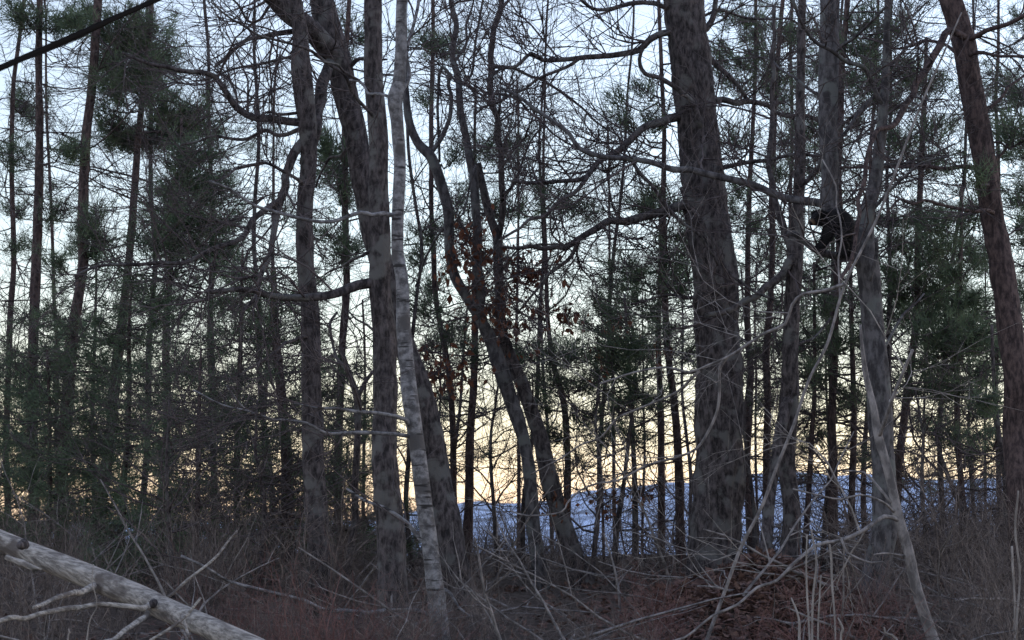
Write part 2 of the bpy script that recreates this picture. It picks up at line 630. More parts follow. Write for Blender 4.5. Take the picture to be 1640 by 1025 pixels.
    def whorls(self, ytop, ybot, ltop, lbot, gap=.35, per=4, ntuft=9, nn=20, ln=(.08, .15), rise=.15, stem=0, thin=1.0, tuftr=.16):
        """regular pine boughs between two photo heights"""
        r = self.r
        C = catmull(self.stems[stem], .05)
        zt, zb = unproj(800, ytop, self.Y)[0][2], unproj(800, ybot, self.Y)[0][2]
        z = zb
        while z < zt:
            i = int(np.argmin(np.abs(C[:, 2] - z)))
            f = (z - zb) / max(.1, zt - zb)
            L0 = lbot + (ltop - lbot) * f
            a0 = r.random() * 6.28
            for k in range(per):
                if r.random() > thin:
                    continue
                a = a0 + 6.283 * k / per + r.normal(0, .3)
                L = L0 * r.uniform(.55, 1.15)
                e = C[i, :3] + np.array([math.cos(a) * L, math.sin(a) * L, L * (rise + r.normal(0, .12)) + r.normal(0, .05)])
                s0 = C[i, :3]
                K = 6
                t = np.linspace(0, 1, K)[:, None]
                P = s0 + (e - s0) * t
                P[:, 2] -= .12 * L * np.sin(t[:, 0] * np.pi)
                P[1:] += r.normal(0, .02, (K - 1, 3))
                rad = (.0045 + .006 * L) * np.linspace(1, .35, K)
                self.tw.append((P[None], rad[None]))
                nt = max(2, int(2.3 * ntuft * L / max(lbot, ltop) * r.uniform(.6, 1.3)))
                p2, t2, r2 = along(P[None], rad[None], nt, .35, 1, r)
                B, rb = shoot(p2, t2, np.full(nt, .0038), tuftr * r.uniform(.5, 1.6, nt), (15, 70), .06, .12, r, 4)
                self.tw.append((B, rb))
                self.tufts(B[:, -1], unit(B[:, -1] - B[:, -2]), nn, ln)
            z += gap * r.uniform(.7, 1.3)
        return self

    def deadwood(self, y0, y1, n, reach=(.6, 1.9), stem=0):
        """long bare, nearly level dead boughs on a pine stem"""
        r = self.r
        C = catmull(self.stems[stem], .1)
        z0, z1 = unproj(800, y0, self.Y)[0][2], unproj(800, y1, self.Y)[0][2]
        zz = r.uniform(min(z0, z1), max(z0, z1), n)
        i = np.array([int(np.argmin(np.abs(C[:, 2] - z))) for z in zz])
        A, ra = shoot(C[i, :3], np.tile(np.array([0, 0, 1.]), (n, 1)), r.uniform(.007, .013, n), r.uniform(*reach, n), (60, 100), .015, .10, r, 8)
        self.tw.append((A, ra))
        p2, t2, r2 = along(A, ra, 7, .2, 1, r)
        B, rb = shoot(p2, t2, np.minimum(r2 * .8, .006), r.uniform(.2, .75, len(p2)), (30, 65), .0, .14, r, 4)
        self.tw.append((B, rb))
        p3, t3, r3 = along(B, rb, 3, .25, 1, r)
        D, rd = shoot(p3, t3, np.minimum(r3 * .9, .0045), r.uniform(.1, .35, len(p3)), (25, 60), .0, .2, r, 2)
        self.tw.append((D, rd))
        return self

    def leaves(self, L, n, size=(.055, .10)):
        """(px,py,rx,ry) patches of hanging dead leaves"""
        r = self.r
        for (cx, cy, rx, ry) in L:
            e, s = unproj(cx, cy, self.Y + r.uniform(-.4, .3))
            n = int(n)
            q = r.normal(0, 1.15, (n, 3)) * np.array([rx * s, rx * s * .7, ry * s])
            self.lv.append((e + q, r.uniform(*size, n)))
            # carrying twigs
            att = e + q + np.array([0, 0, .05]) + r.normal(0, .05, (n, 3))
            S = np.stack([e + q * .2 + r.normal(0, .03, (n, 3)), e + q * .6, att, e + q], 1)
            self.tw.append((S, np.tile(np.array([.004, .0035, .003, .002]), (n, 1))))
        return self

    def build(self):
        base = self.base
        root = bpy.data.objects.new(self.name, None)
        root.empty_display_size = .2
        COL.objects.link(root)
        root.location = base
        tag(root, self.label, self.cat, self.group)
        r = self.r
        for (nm, P, sides, ds, bark, cells, flare) in self.parts:
            Q = P.copy()
            Q[:, :3] -= base
            fw = {'oak': .07, 'pine': .06, 'grey': .045, 'birch': .015}.get(self.bark, .02) if sides > 14 else 0
            me, _ = log_mesh(nm, Q, sides, ds, bark, cells, .18, flare, r, furrow=fw)
            link(nm, me, M[self.bark], root)
        if self.tw:
            V, F, o = [], [], 0
            for (p, rad) in self.tw:
                v, f = strands(p - base, rad, 3)
                V.append(v)
                F.append(f + o)
                o += len(v)
            link('twigs', mesh_np('twigs', np.vstack(V), np.vstack(F), True), M[self.crown_mat], root, kind='stuff')
        if self.needles:
            b = np.vstack([q[0] for q in self.needles]) - base
            d = np.vstack([q[1] for q in self.needles])
            ln = np.concatenate([q[2] for q in self.needles])
            w = unit(np.cross(d, r.normal(0, 1, d.shape))) * .0045
            v = np.stack([b - w, b + w, b + d * ln[:, None]], 1).reshape(-1, 3)
            f = np.arange(len(v)).reshape(-1, 3)
            link('crown', mesh_np('crown', v, f), M[getattr(self, 'nmat', 'needle')], root, kind='stuff')
        if self.lv:
            p = np.vstack([q[0] for q in self.lv]) - base
            sz = np.concatenate([q[1] for q in self.lv])
            v, f = leaf_geo(p, sz, r, hang=True)
            link('leaves', mesh_np('leaves', v, f), M['rust'], root, kind='stuff')
        return root


def leaf_geo(p, sz, r, hang=False, flat=False):
    """small pointed, folded leaves: 6 verts / 4 tris as quads"""
    N = len(p)
    a = unit(r.normal(0, 1, (N, 3)) + (np.array([0, 0, -1.3]) if hang else 0))
    if flat:
        a = unit(a * np.array([1, 1, .35]))
    b = unit(np.cross(a, r.normal(0, 1, (N, 3))))
    if flat:
        b = unit(b * np.array([1, 1, .4]))
    c = np.cross(a, b)
    s = sz[:, None]
    v = np.stack([p, p + a * s * .5 + b * s * .3 + c * s * .12, p + a * s * 1.1 + c * s * .1, p + a * s * .5 - b * s * .3 + c * s * .12, p + a * s * .45 - c * s * .02], 1)
    base = np.arange(N)[:, None] * 5
    f = np.concatenate([base + np.array([0, 1, 4]), base + np.array([1, 2, 4]), base + np.array([2, 3, 4]), base + np.array([3, 0, 4])], 0)
    return v.reshape(-1, 3), f


#@@TREES@@
BLD = []


def T(*a, **k):
    t = Tree(*a, **k)
    BLD.append(t)
    return t


# ---- dark trunk with the big left limbs
t = T('oak_tree', 'dark straight trunk with thick crooked limbs reaching left, in front of dense pines', 15.2, seed=1)
t.wscale = .94
t.trunk([(470, -60, 18), (474, 0, 20), (480, 60, 26), (487, 110, 36), (489, 160, 34), (490, 250, 30), (491, 330, 29), (493, 420, 30), (494, 500, 31), (495, 580, 33), (499, 680, 35), (504, 780, 37), (509, 870, 40), (514, 960, 44)])
t.limb([(484, 197), (440, 193), (405, 190), (378, 176), (365, 150), (352, 128), (330, 120), (300, 115), (262, 103), (235, 95), (195, 84)], 15, 5, d1=-.8, twigs=5)
t.limb([(482, 180), (450, 182), (430, 179), (410, 189)], 6, 4, d1=-.3, twigs=3)
t.limb([(482, 206), (457, 218), (420, 213), (380, 222), (340, 216), (290, 232)], 8, 4, d1=.5, twigs=5)
t.limb([(487, 225), (466, 262), (456, 300), (446, 335), (441, 370), (433, 410), (420, 440), (405, 478), (385, 520)], 17, 6, d1=-.6, twigs=5)
t.limb([(450, 320), (425, 335), (404, 356), (372, 386), (330, 402), (300, 421), (250, 424), (203, 422), (160, 427), (120, 442)], 11, 5, d0=-.2, d1=-1.0, twigs=5)
t.limb([(484, 98), (430, 103), (390, 110), (350, 118), (310, 130)], 6, 3, d1=.6, twigs=6)
t.limb([(491, 262), (499, 225), (508, 180), (517, 140), (528, 100)], 25, 18, d1=.5, twigs=1, sides=14)
t.limb([(494, 540), (470, 545), (440, 560), (400, 590), (360, 610)], 7, 3, d1=-.8, twigs=5)
t.limb([(492, 300), (472, 285), (430, 262), (400, 265), (360, 282), (335, 290)], 7, 3, d1=-1., twigs=5)

# ---- leaning dark tree passing behind the straight one
t = T('leaning_tree', 'dark tree leaning left behind the pale birch, forked high up', 15.8, seed=2)
t.trunk([(506, -40, 36), (516, 10, 38), (530, 60, 46), (543, 105, 42), (556, 160, 38), (566, 215, 37), (580, 290, 36), (598, 370, 36), (620, 450, 36), (645, 535, 37), (668, 610, 38), (688, 690, 40), (703, 770, 44), (718, 860, 48), (732, 950, 54)])
t.limb([(545, 112, 34), (520, 75, 34), (495, 45, 33), (465, 20, 32), (430, -8, 30), (400, -30, 28)], d1=-.6, twigs=3)
t.limb([(510, 62), (470, 50), (445, 52), (420, 58), (395, 65), (372, 82), (345, 106)], 11, 5, d1=-.9, twigs=6)
t.limb([(480, 36), (445, 10), (430, 15), (415, 32), (395, 30), (375, 12), (360, -10)], 6, 3, d1=-.9, twigs=6)
t.limb([(548, 120), (575, 90), (590, 100), (620, 95)], 8, 3, d1=-.4, twigs=3)
t.limb([(570, 230), (545, 245), (520, 262), (505, 300)], 6, 3, d1=.5, twigs=4)

# ---- tall straight trunk by the birch
t = T('straight_tree', 'thick straight trunk just left of the pale birch, with one gnarled low limb', 14.0, seed=3)
t.wscale = .95
t.trunk([(598, -40, 28), (599, 40, 29), (602, 130, 31), (604, 220, 32), (606, 300, 33), (608, 380, 35), (612, 460, 37), (615, 540, 39), (618, 640, 41), (621, 740, 43), (624, 840, 45), (629, 940, 47), (633, 1010, 50)], sides=36)
t.limb([(608, 452), (575, 457), (548, 464), (528, 472), (500, 474), (462, 480), (432, 474), (405, 464), (375, 463), (330, 468)], 19, 7, d1=-.5, twigs=5, sides=11)
t.limb([(606, 395), (580, 410), (550, 425), (520, 440)], 6, 3, d1=.5, twigs=4)
t.limb([(606, 200), (580, 165), (545, 120), (500, 85), (440, 62), (390, 45), (340, 5)], 7, 3, d1=-1.0, twigs=5)
t.limb([(604, 160), (570, 125), (540, 105), (500, 95)], 6, 3, d1=-.8, twigs=3)
t.limb([(618, 560), (590, 520), (560, 500)], 5, 3, d1=.6, twigs=5)

# ---- pale birch
t = T('birch_tree', 'slender pale birch with smooth light bark, crooked at mid height', 12.6, bark='birch', seed=4)
t.trunk([(646, -40, 17), (646, 20, 18), (644, 80, 18), (636, 130, 21), (632, 160, 24), (637, 200, 20), (641, 260, 19), (640, 330, 20), (638, 400, 20), (640, 450, 21), (648, 520, 23), (655, 590, 23), (661, 650, 25), (669, 720, 25), (679, 800, 26), (690, 880, 27), (699, 950, 28), (706, 1020, 29)], sides=16, bark=.03, flare=.15)
t.limb([(657, 690), (645, 675), (609, 665), (568, 661), (515, 652), (472, 645)], 8, 4, d1=-.5, twigs=2.5)
t.limb([(661, 700), (642, 693), (596, 688), (558, 689), (518, 691), (492, 680), (457, 676), (431, 671), (388, 652), (363, 617)], 7, 3, d1=-.7, twigs=3)
t.limb([(440, 673), (393, 660), (350, 645), (310, 625)], 4, 3, d0=-.6, d1=-.9, twigs=3)
t.limb([(640, 348), (618, 344), (600, 342), (575, 345), (530, 352), (490, 353), (440, 343), (410, 330), (370, 305), (335, 290)], 8, 4, d1=-.6, twigs=3)
t.limb([(703, 990), (660, 978), (627, 980), (555, 980), (521, 973), (490, 962), (454, 950), (418, 941), (369, 927), (330, 911), (290, 890)], 8, 4, d1=-.9, twigs=2)
t.limb([(688, 868), (672, 862), (650, 840), (620, 818), (590, 800), (555, 782)], 8, 4, d1=.3, twigs=2)
t.limb([(712, 945), (722, 955), (735, 975), (752, 986)], 6, 3, d0=.3, d1=.1, twigs=0)
t.limb([(634, 160), (615, 150), (590, 140), (560, 128)], 6, 3, d1=.5, twigs=4)
t.limb([(640, 150), (655, 120), (650, 85), (660, 45), (672, -10)], 8, 5, d1=.3, twigs=4)

# ---- twin-stemmed oak in the middle, left stem
t = T('crooked_oak', 'crooked grey oak with rust coloured leaves hanging at mid height', 17.6, bark='grey', seed=5)
t.wscale = .84
t.trunk([(642, 60, 9), (648, 130, 12), (655, 190, 15), (668, 228, 18), (690, 252, 20), (708, 295, 21), (718, 340, 20), (720, 400, 18), (730, 445, 19), (748, 480, 20), (770, 510, 22), (790, 550, 26), (804, 600, 28), (820, 645, 27), (836, 700, 26), (846, 760, 25), (855, 840, 25), (868, 930, 27)])
t.limb([(686, 250), (704, 222), (718, 190), (720, 155), (722, 120), (712, 108), (702, 120), (705, 200), (704, 260)], 9, 5, d1=.3, twigs=3)
t.limb([(772, 512), (770, 470), (767, 400), (762, 320), (754, 262), (744, 220), (738, 180), (735, 130), (727, 90), (726, 40), (722, -20)], 20, 10, d1=.5, twigs=4)
t.limb([(727, 100), (745, 75), (750, 40), (760, -10)], 6, 4, d0=.4, d1=.6, twigs=5)
t.limb([(735, 140), (752, 120), (765, 60), (775, -10)], 6, 4, d0=.4, d1=.1, twigs=5)
t.limb([(762, 265), (757, 295), (748, 320), (735, 345), (710, 330), (700, 335)], 5, 3, d0=-.1, d1=-.3, twigs=2)
t.limb([(750, 470), (770, 445), (800, 420), (830, 395)], 4, 2, d0=-.1, d1=-.9, twigs=3)
t.limb([(718, 350), (700, 380), (680, 420), (665, 460)], 6, 3, d1=.6, twigs=5)
t.leaves([(764, 395, 16, 22), (772, 420, 18, 20), (770, 460, 12, 20), (778, 500, 22, 18), (795, 515, 25, 16), (720, 415, 14, 14), (700, 600, 22, 12), (740, 585, 18, 16), (690, 580, 20, 14), (755, 385, 22, 20), (800, 470, 24, 26)], 34)

t = T('crooked_oak', 'dark crooked oak leaning left in the middle, its stem pressed against the rusty leaved one', 18.0, bark='oak', seed=6)
t.wscale = .80
t.trunk([(765, 262, 15), (774, 300, 16), (787, 350, 17), (797, 380, 20), (800, 430, 19), (802, 480, 20), (804, 530, 23), (818, 575, 24), (836, 615, 26), (852, 655, 28), (864, 700, 30), (880, 760, 33), (897, 825, 36), (915, 885, 40), (930, 935, 44)])
t.limb([(798, 385), (802, 350), (803, 300), (801, 240), (795, 190), (787, 150), (783, 110), (790, 70), (798, 20), (805, -30)], 13, 12, d1=-.4, twigs=4)
t.limb([(797, 20), (815, 0), (830, -20)], 7, 5, d0=-.4, d1=-.3, twigs=3)
t.limb([(784, 108), (815, 108), (850, 125), (880, 140), (925, 168), (950, 190), (970, 205), (1005, 238), (1030, 300)], 7, 3, d0=-.3, d1=-1.0, twigs=6)
t.limb([(788, 150), (815, 155), (835, 165), (860, 190), (885, 212), (915, 235), (950, 252)], 6, 3, d0=-.3, d1=.4, twigs=6)
t.limb([(790, 170), (770, 155), (750, 140)], 4, 2, d0=-.3, d1=.2, twigs=5)
t.limb([(803, 320), (815, 300), (830, 275), (845, 240), (870, 200)], 6, 3, d0=-.1, d1=-.9, twigs=6)
t.limb([(800, 440), (830, 400), (880, 395), (930, 390)], 5, 3, d1=.3, twigs=5)
t.limb([(852, 655), (850, 625), (853, 600)], 4, 2, d0=-.1, d1=-.4, twigs=2)
t.leaves([(835, 425, 20, 18), (845, 440, 10, 8), (812, 540, 18, 26), (905, 510, 10, 10), (800, 505, 18, 20), (850, 430, 26, 18), (870, 500, 22, 18), (880, 800, 16, 22)], 30)

# ---- the big trunk right of the middle
t = T('oak_tree', 'thickest trunk of all, a big grey oak standing right of the middle', 17.2, bark='oak', seed=7)
t.trunk([(1090, -60, 62), (1096, 0, 63), (1101, 60, 63), (1109, 130, 66), (1119, 200, 67), (1127, 280, 68), (1138, 370, 70), (1146, 450, 71), (1151, 520, 72), (1154, 600, 73), (1152, 680, 75), (1149, 760, 76), (1147, 840, 80), (1145, 910, 86)], sides=64, bark=.06, cells=22, ds=.03)
t.limb([(1092, 50), (1060, 55), (1020, 78), (990, 88), (940, 88), (905, 95), (870, 93), (852, 84), (830, 105), (800, 113), (780, 130)], 12, 4, d1=-.6, twigs=7, up=.18)
t.limb([(930, 92), (895, 112), (860, 128), (820, 150), (795, 160), (760, 185)], 6, 3, d0=-.4, d1=-.2, twigs=6, up=.18)
t.limb([(1085, 25), (1060, 8), (1025, 3), (1000, 6), (975, 16), (945, 14), (920, -10)], 8, 5, d1=-.8, twigs=7)
t.limb([(1110, 190), (1085, 188), (1055, 196), (1030, 205), (1005, 225), (985, 243), (960, 260), (940, 283), (900, 292), (860, 292), (820, 290)], 15, 5, d1=-.7, twigs=6, up=.16)
t.limb([(955, 265), (935, 298), (900, 322), (870, 345), (848, 352), (825, 372), (800, 385)], 8, 4, d0=-.4, d1=-1.2, twigs=6, up=.12)
t.limb([(1124, 205), (1112, 172), (1098, 155), (1082, 142), (1056, 124), (1033, 117), (1022, 95), (1040, 65), (1075, 50)], 10, 5, d0=-.25, d1=-.7, twigs=5)
t.limb([(1130, 325), (1085, 328), (1045, 345), (1000, 352), (960, 362), (930, 378), (908, 393), (870, 398), (830, 398), (800, 395)], 17, 5, d1=-.6, twigs=6)
t.limb([(930, 378), (910, 420), (880, 440), (850, 475), (830, 500)], 7, 3, d0=-.5, d1=-.3, twigs=5)
t.limb([(1125, 165), (1155, 160), (1180, 165), (1205, 161), (1230, 168), (1262, 186), (1300, 190), (1340, 205)], 12, 5, d1=.6, twigs=5)
t.limb([(1112, 70), (1145, 102), (1170, 125), (1183, 140), (1198, 162)], 10, 6, d0=.2, d1=.6, twigs=5)
t.limb([(1110, 60), (1130, 45), (1142, 22), (1150, -15)], 12, 8, d1=.3, twigs=5)
t.limb([(1135, 278), (1160, 268), (1190, 262), (1230, 255), (1280, 248), (1320, 250)], 9, 5, d1=-.5, twigs=4)
t.limb([(1100, 40), (1150, 20), (1180, 25), (1220, 32), (1265, 28), (1290, 45)], 5, 3, d0=.2, d1=.8, twigs=5)
t.limb([(1090, 300), (1120, 350), (1150, 400), (1170, 440), (1200, 465), (1240, 480)], 6, 4, d0=-.6, d1=-.9, twigs=3)
t.limb([(1010, 255), (1060, 320), (1100, 360), (1130, 390), (1150, 425)], 6, 4, d0=-.9, d1=-.6, twigs=3)
t.limb([(1145, 480), (1110, 478), (1080, 472), (1050, 478), (1010, 488)], 7, 3, d1=.7, twigs=5)

# ---- right of it: thinner forked tree
t = T('forked_tree', 'slim dark tree right of the big oak, its stem forked near the ground', 16.6, bark='oak', seed=8)
t.trunk([(1286, -60, 12), (1284, 60, 13), (1283, 160, 14), (1281, 260, 17), (1278, 340, 20), (1272, 420, 25), (1268, 500, 26), (1265, 580, 27), (1261, 650, 30), (1262, 740, 26), (1264, 820, 27), (1265, 890, 31)])
t.trunk([(1262, 640, 18), (1252, 690, 18), (1242, 745, 17), (1232, 810, 18), (1226, 890, 21)], d0=-.1, d1=-.5, name='side_stem')
t.limb([(1272, 420), (1264, 390), (1252, 350), (1243, 315), (1234, 280), (1230, 240), (1238, 170), (1240, 90), (1240, 10)], 14, 6, d1=.5, twigs=4)
t.limb([(1275, 408), (1252, 440), (1226, 464), (1196, 484), (1165, 500), (1130, 505)], 15, 8, d1=-.4, twigs=4)
t.limb([(1280, 300), (1305, 270), (1320, 235), (1350, 200), (1390, 165), (1440, 130)], 8, 4, d1=-.5, twigs=5)
t.limb([(1266, 560), (1300, 540), (1330, 510)], 6, 3, d1=.5, twigs=4)

# ---- the tree with the animal
t = T('bear_tree', 'grey forked tree with the black bear perched in its crotch', 14.2, bark='grey', seed=9)
t.trunk([(1423, -40, 9), (1421, 60, 11), (1418, 140, 14), (1411, 220, 18), (1402, 290, 21), (1391, 340, 26), (1386, 390, 36), (1391, 440, 37), (1399, 520, 36), (1407, 600, 37), (1411, 680, 38), (1413, 760, 38), (1410, 850, 38), (1405, 930, 40), (1402, 1000, 42)], sides=36)
t.trunk([(1330, -60, 30), (1330, 20, 30), (1329, 100, 30), (1327, 200, 29), (1327, 270, 29), (1332, 330, 29), (1352, 378, 30), (1384, 420, 32)], d0=.45, d1=.05, name='side_stem', ground=False)
t.limb([(1330, 328), (1290, 322), (1265, 315), (1235, 305), (1200, 300), (1160, 288), (1130, 278), (1080, 272), (1040, 258), (1000, 255), (960, 250), (930, 240), (912, 218), (890, 195), (860, 175), (830, 155), (800, 140)], 14, 5, d0=.4, d1=1.2, twigs=4, up=.14)
t.limb([(1388, 432), (1362, 416), (1330, 410), (1302, 397), (1280, 380), (1262, 372)], 14, 8, d0=0, d1=-.2, twigs=2, name='limb')
t.limb([(1416, 170), (1395, 130), (1362, 98), (1330, 82), (1297, 56), (1280, 32), (1270, 0)], 8, 5, d1=-.7, twigs=5)
t.limb([(1406, 270), (1420, 262), (1450, 258), (1490, 250), (1530, 230)], 6, 3, d1=.4, twigs=5)
t.limb([(1395, 340), (1425, 310), (1450, 280), (1480, 260), (1520, 250)], 6, 3, d1=-.5, twigs=5)
t.limb([(1392, 450), (1404, 410), (1403, 380)], 7, 5, d0=-.2, d1=-.25, twigs=0)
t.limb([(1330, 230), (1365, 200), (1400, 160), (1430, 110), (1470, 60)], 7, 4, d0=.4, d1=.9, twigs=5)
t.limb([(1327, 160), (1300, 140), (1270, 125), (1240, 100)], 6, 3, d0=.4, d1=.8, twigs=5)
t.limb([(1329, 90), (1350, 70), (1380, 50), (1420, 10)], 6, 4, d0=.4, d1=-.4, twigs=5)
t.limb([(1403, 560), (1430, 540), (1450, 500), (1480, 470)], 5, 3, d1=.5, twigs=4)

# ---- right edge trunk
t = T('leaning_pine', 'reddish pine trunk leaning left by the frame edge, bare of low foliage', 15.0, bark='pine', seed=10)
t.trunk([(1508, -60, 34), (1522, -10, 35), (1538, 60, 36), (1554, 130, 36), (1570, 210, 37), (1582, 290, 38), (1595, 370, 39), (1607, 450, 40), (1616, 530, 40), (1624, 610, 41), (1630, 700, 42), (1634, 790, 44), (1638, 880, 46)], sides=36)
t.limb([(1538, 64), (1560, 60), (1584, 47), (1615, 39), (1645, 26), (1700, 10)], 9, 6, d1=-.5, twigs=5)
t.limb([(1545, 92), (1565, 84), (1600, 90), (1645, 92)], 7, 4, d1=-.5, twigs=5)
t.limb([(1580, 266), (1540, 267), (1480, 268), (1420, 265), (1340, 268)], 9, 4, d1=.8, twigs=5)
t.limb([(1545, 60, 12), (1522, 50, 12), (1505, 75, 12), (1480, 115, 12), (1460, 150, 11), (1440, 180, 10), (1428, 200, 9), (1405, 206, 8), (1391, 240, 7), (1381, 290, 7), (1373, 340, 7), (1369, 390, 7), (1356, 432, 7), (1344, 470, 5)], d0=-.2, d1=-1.6, twigs=2.5)
t.limb([(1590, 340), (1560, 338), (1520, 332), (1480, 322), (1440, 322), (1420, 340)], 7, 3, d0=-.1, d1=-.9, twigs=4)
t.limb([(1565, 180), (1600, 160), (1640, 120), (1680, 80)], 6, 3, d1=.4, twigs=5)
t.limb([(1580, 280), (1610, 240), (1650, 190)], 6, 3, d1=.4, twigs=5)
t.limb([(1550, 120), (1520, 72), (1480, 70), (1430, 75), (1380, 60)], 6, 3, d1=.6, twigs=5)
t.clumps([(1560, 268, 22, 12), (1650, 210, 40, 18), (1640, 350, 25, 15)], dens=.8)

# ---- pale leaning dead sapling, bottom right
t = T('dead_sapling', 'pale dead sapling leaning left across the foot of the bear tree', 11.2, bark='dead', seed=11, crown='straw')
t.wscale = .88
t.trunk([(1378, 520, 5), (1382, 560, 7), (1389, 605, 11), (1398, 650, 13), (1408, 700, 16), (1424, 760, 17), (1440, 830, 18), (1453, 885, 19), (1470, 945, 20), (1498, 1035, 22)], sides=12, bark=.04, flare=.1)
t.limb([(1407, 700), (1416, 672), (1434, 638), (1450, 602), (1462, 560)], 8, 5, d1=-.3, twigs=1)
t.limb([(1432, 820), (1405, 805), (1375, 798), (1320, 790), (1270, 783)], 5, 3, d1=-.4, twigs=1)
t.limb([(1427, 805), (1405, 780), (1380, 763), (1350, 755)], 6, 3, d1=.2, twigs=1)
t.limb([(1440, 834), (1415, 835), (1380, 848), (1345, 862), (1310, 878), (1270, 910), (1215, 945), (1180, 970), (1130, 1000), (1060, 1030)], 8, 4, d1=-.8, twigs=1)
t.limb([(1347, 862), (1358, 885), (1375, 898), (1400, 905), (1415, 900)], 5, 3, d0=-.3, d1=-.35, twigs=0)
t.limb([(1448, 890), (1420, 886), (1400, 888)], 4, 2, d1=-.3, twigs=0)

# ---- long pale shoot arching up to the right
t = T('arching_sapling', 'long thin pale stem arching from bottom centre to the upper right', 12.0, bark='dead', seed=12, crown='dead')
t.wscale = .78
t.trunk([(1540, 20, 3), (1500, 110, 4), (1470, 180, 4.5), (1440, 260, 5), (1425, 300, 5), (1405, 350, 5.5), (1380, 400, 5.5), (1360, 440, 6), (1345, 480, 6), (1325, 550, 6), (1295, 610, 6), (1270, 680, 6.5), (1245, 745, 7), (1225, 800, 7), (1210, 832, 7), (1185, 880, 7), (1160, 950, 7.5), (1132, 1025, 8)], sides=8, bark=.03, flare=0)
t.limb([(1353, 455), (1320, 462), (1290, 468), (1270, 486), (1255, 515), (1230, 530), (1200, 550), (1168, 570), (1135, 588), (1105, 598), (1060, 592), (1010, 600), (960, 615)], 7, 4, d1=.3, twigs=2)
t.limb([(1165, 572), (1153, 590), (1155, 620), (1152, 655), (1135, 690), (1110, 715), (1080, 735), (1040, 748), (990, 765), (930, 782), (890, 822), (850, 826), (818, 818)], 7, 3, d0=.2, d1=.6, twigs=1.5)
t.limb([(1120, 594), (1085, 625), (1050, 645), (1005, 660), (960, 695), (900, 730), (850, 760)], 6, 3, d0=.2, d1=.9, twigs=2)
t.limb([(1345, 478), (1345, 440), (1343, 415), (1347, 380), (1349, 350), (1344, 328), (1330, 295), (1317, 255)], 4, 3, d0=.6, d1=.9, twigs=.5)
t.limb([(1182, 885), (1140, 900), (1080, 870), (1000, 850)], 3, 2, d1=.4, twigs=1)

# ---- thin crooked understory stem between the two left trunks
t = T('crooked_sapling', 'thin dark crooked sapling with a forked top between the two straight trunks', 16.4, seed=13)
t.trunk([(545, 555, 7), (560, 600, 9), (572, 640, 12), (572, 700, 11), (569, 780, 12), (567, 840, 12), (558, 890, 13), (556, 950, 14), (562, 1000, 16)], sides=10)
t.limb([(572, 640), (585, 612), (602, 590)], 8, 5, d1=.2, twigs=5)
t.limb([(560, 600), (540, 570), (528, 520), (540, 500)], 6, 4, d1=.3, twigs=5)
t.limb([(570, 840), (540, 855), (515, 862)], 5, 3, d1=.3, twigs=3)
t.limb([(562, 905), (530, 912), (518, 915)], 5, 3, d1=-.2, twigs=3)

# ---- background pines and thin stems ---------------------------------------------------
PG = 'pines behind the front trunks'


def pine(label, Y, L, clumps=(), whorl=None, seed=0, name='pine_tree', nn=26, dens=1.0, w=(), bark='pine', twig=0, ln=(.10, .18)):
    t = T(name, label, Y, bark=bark, seed=seed, group=PG)
    Q = []
    for a, b in zip(L[:-1], L[1:]):
        m = max(1, int(abs(b[1] - a[1]) / 70))
        for k in range(m):
            f = k / m
            Q.append(tuple(a[i] + (b[i] - a[i]) * f for i in range(3)))
    Q.append(L[-1])
    amp = t.r.uniform(1.2, 3.0)
    kw = .62 if Y > 25.5 else .9
    lean = t.r.normal(0, .012)
    ph1 = t.r.uniform(0, 6)
    Q = [(q[0] + amp * math.sin(q[1] / 75 + ph1) + (q[1] - 880) * lean + t.r.normal(0, .9), q[1], q[2] * kw) for q in Q]
    t.trunk(Q, sides=10, ds=.08, cells=8, flare=.2, bark=.09)
    t.twigs(t.stems[0], .9, (.25, .9), t0=.0, fine=.6, rcap=.008, up=.02)
    t.deadwood(860, L[0][1] if L[0][1] > 0 else 0, int(14 * (880 - max(0, L[0][1])) / 880) + 4)
    if clumps:
        t.clumps(clumps, nn=nn, dens=dens, ln=ln)
    if whorl:
        for q in (whorl if isinstance(whorl, list) else [whorl]):
            t.whorls(*q[:4], **(q[4] if len(q) > 4 else {}))
    if twig:
        t.twigs(t.stems[0], twig, (.4, 1.1), t0=.0, fine=.8)
    return t


pine('leftmost thin pine stem at the frame edge', 23, [(60, -40, 6), (45, 60, 7), (36, 140, 8), (31, 300, 9), (27, 420, 10), (22, 560, 11), (16, 720, 12), (12, 880, 13)],
     [(40, 165, 22, 28), (20, 240, 25, 18), (30, 330, 22, 12), (20, 385, 25, 10)], seed=21, twig=2.5, whorl=(560, 850, .5, .9, dict(gap=.3, ntuft=8)))
pine('straight reddish pine second from the frame edge, crossed by the cable', 22, [(66, -60, 11), (66, 0, 12), (66, 100, 13), (65, 200, 14), (63, 300, 15), (59, 400, 17), (56, 500, 18), (54, 620, 19), (51, 740, 20), (49, 880, 22)],
     [(40, 20, 30, 18), (100, 35, 22, 16), (90, 335, 20, 12), (110, 235, 14, 10)], seed=22, twig=2.5, whorl=(540, 860, .7, 1.1, dict(gap=.28, ntuft=10)))
pine('tall reddish pine under the cable with a dense dark crown', 21, [(142, -60, 14), (139, 0, 15), (137, 60, 16), (135, 140, 17), (131, 200, 18), (126, 270, 19), (121, 350, 20), (117, 430, 20), (110, 530, 21), (104, 640, 22), (99, 760, 23), (95, 880, 25)],
     [(140, 15, 20, 26), (115, 30, 22, 14), (112, 235, 18, 14), (150, 360, 22, 30), (155, 395, 20, 22), (95, 415, 18, 12)], seed=23, twig=2.2, whorl=(500, 860, .8, 1.2, dict(gap=.26, ntuft=10)))
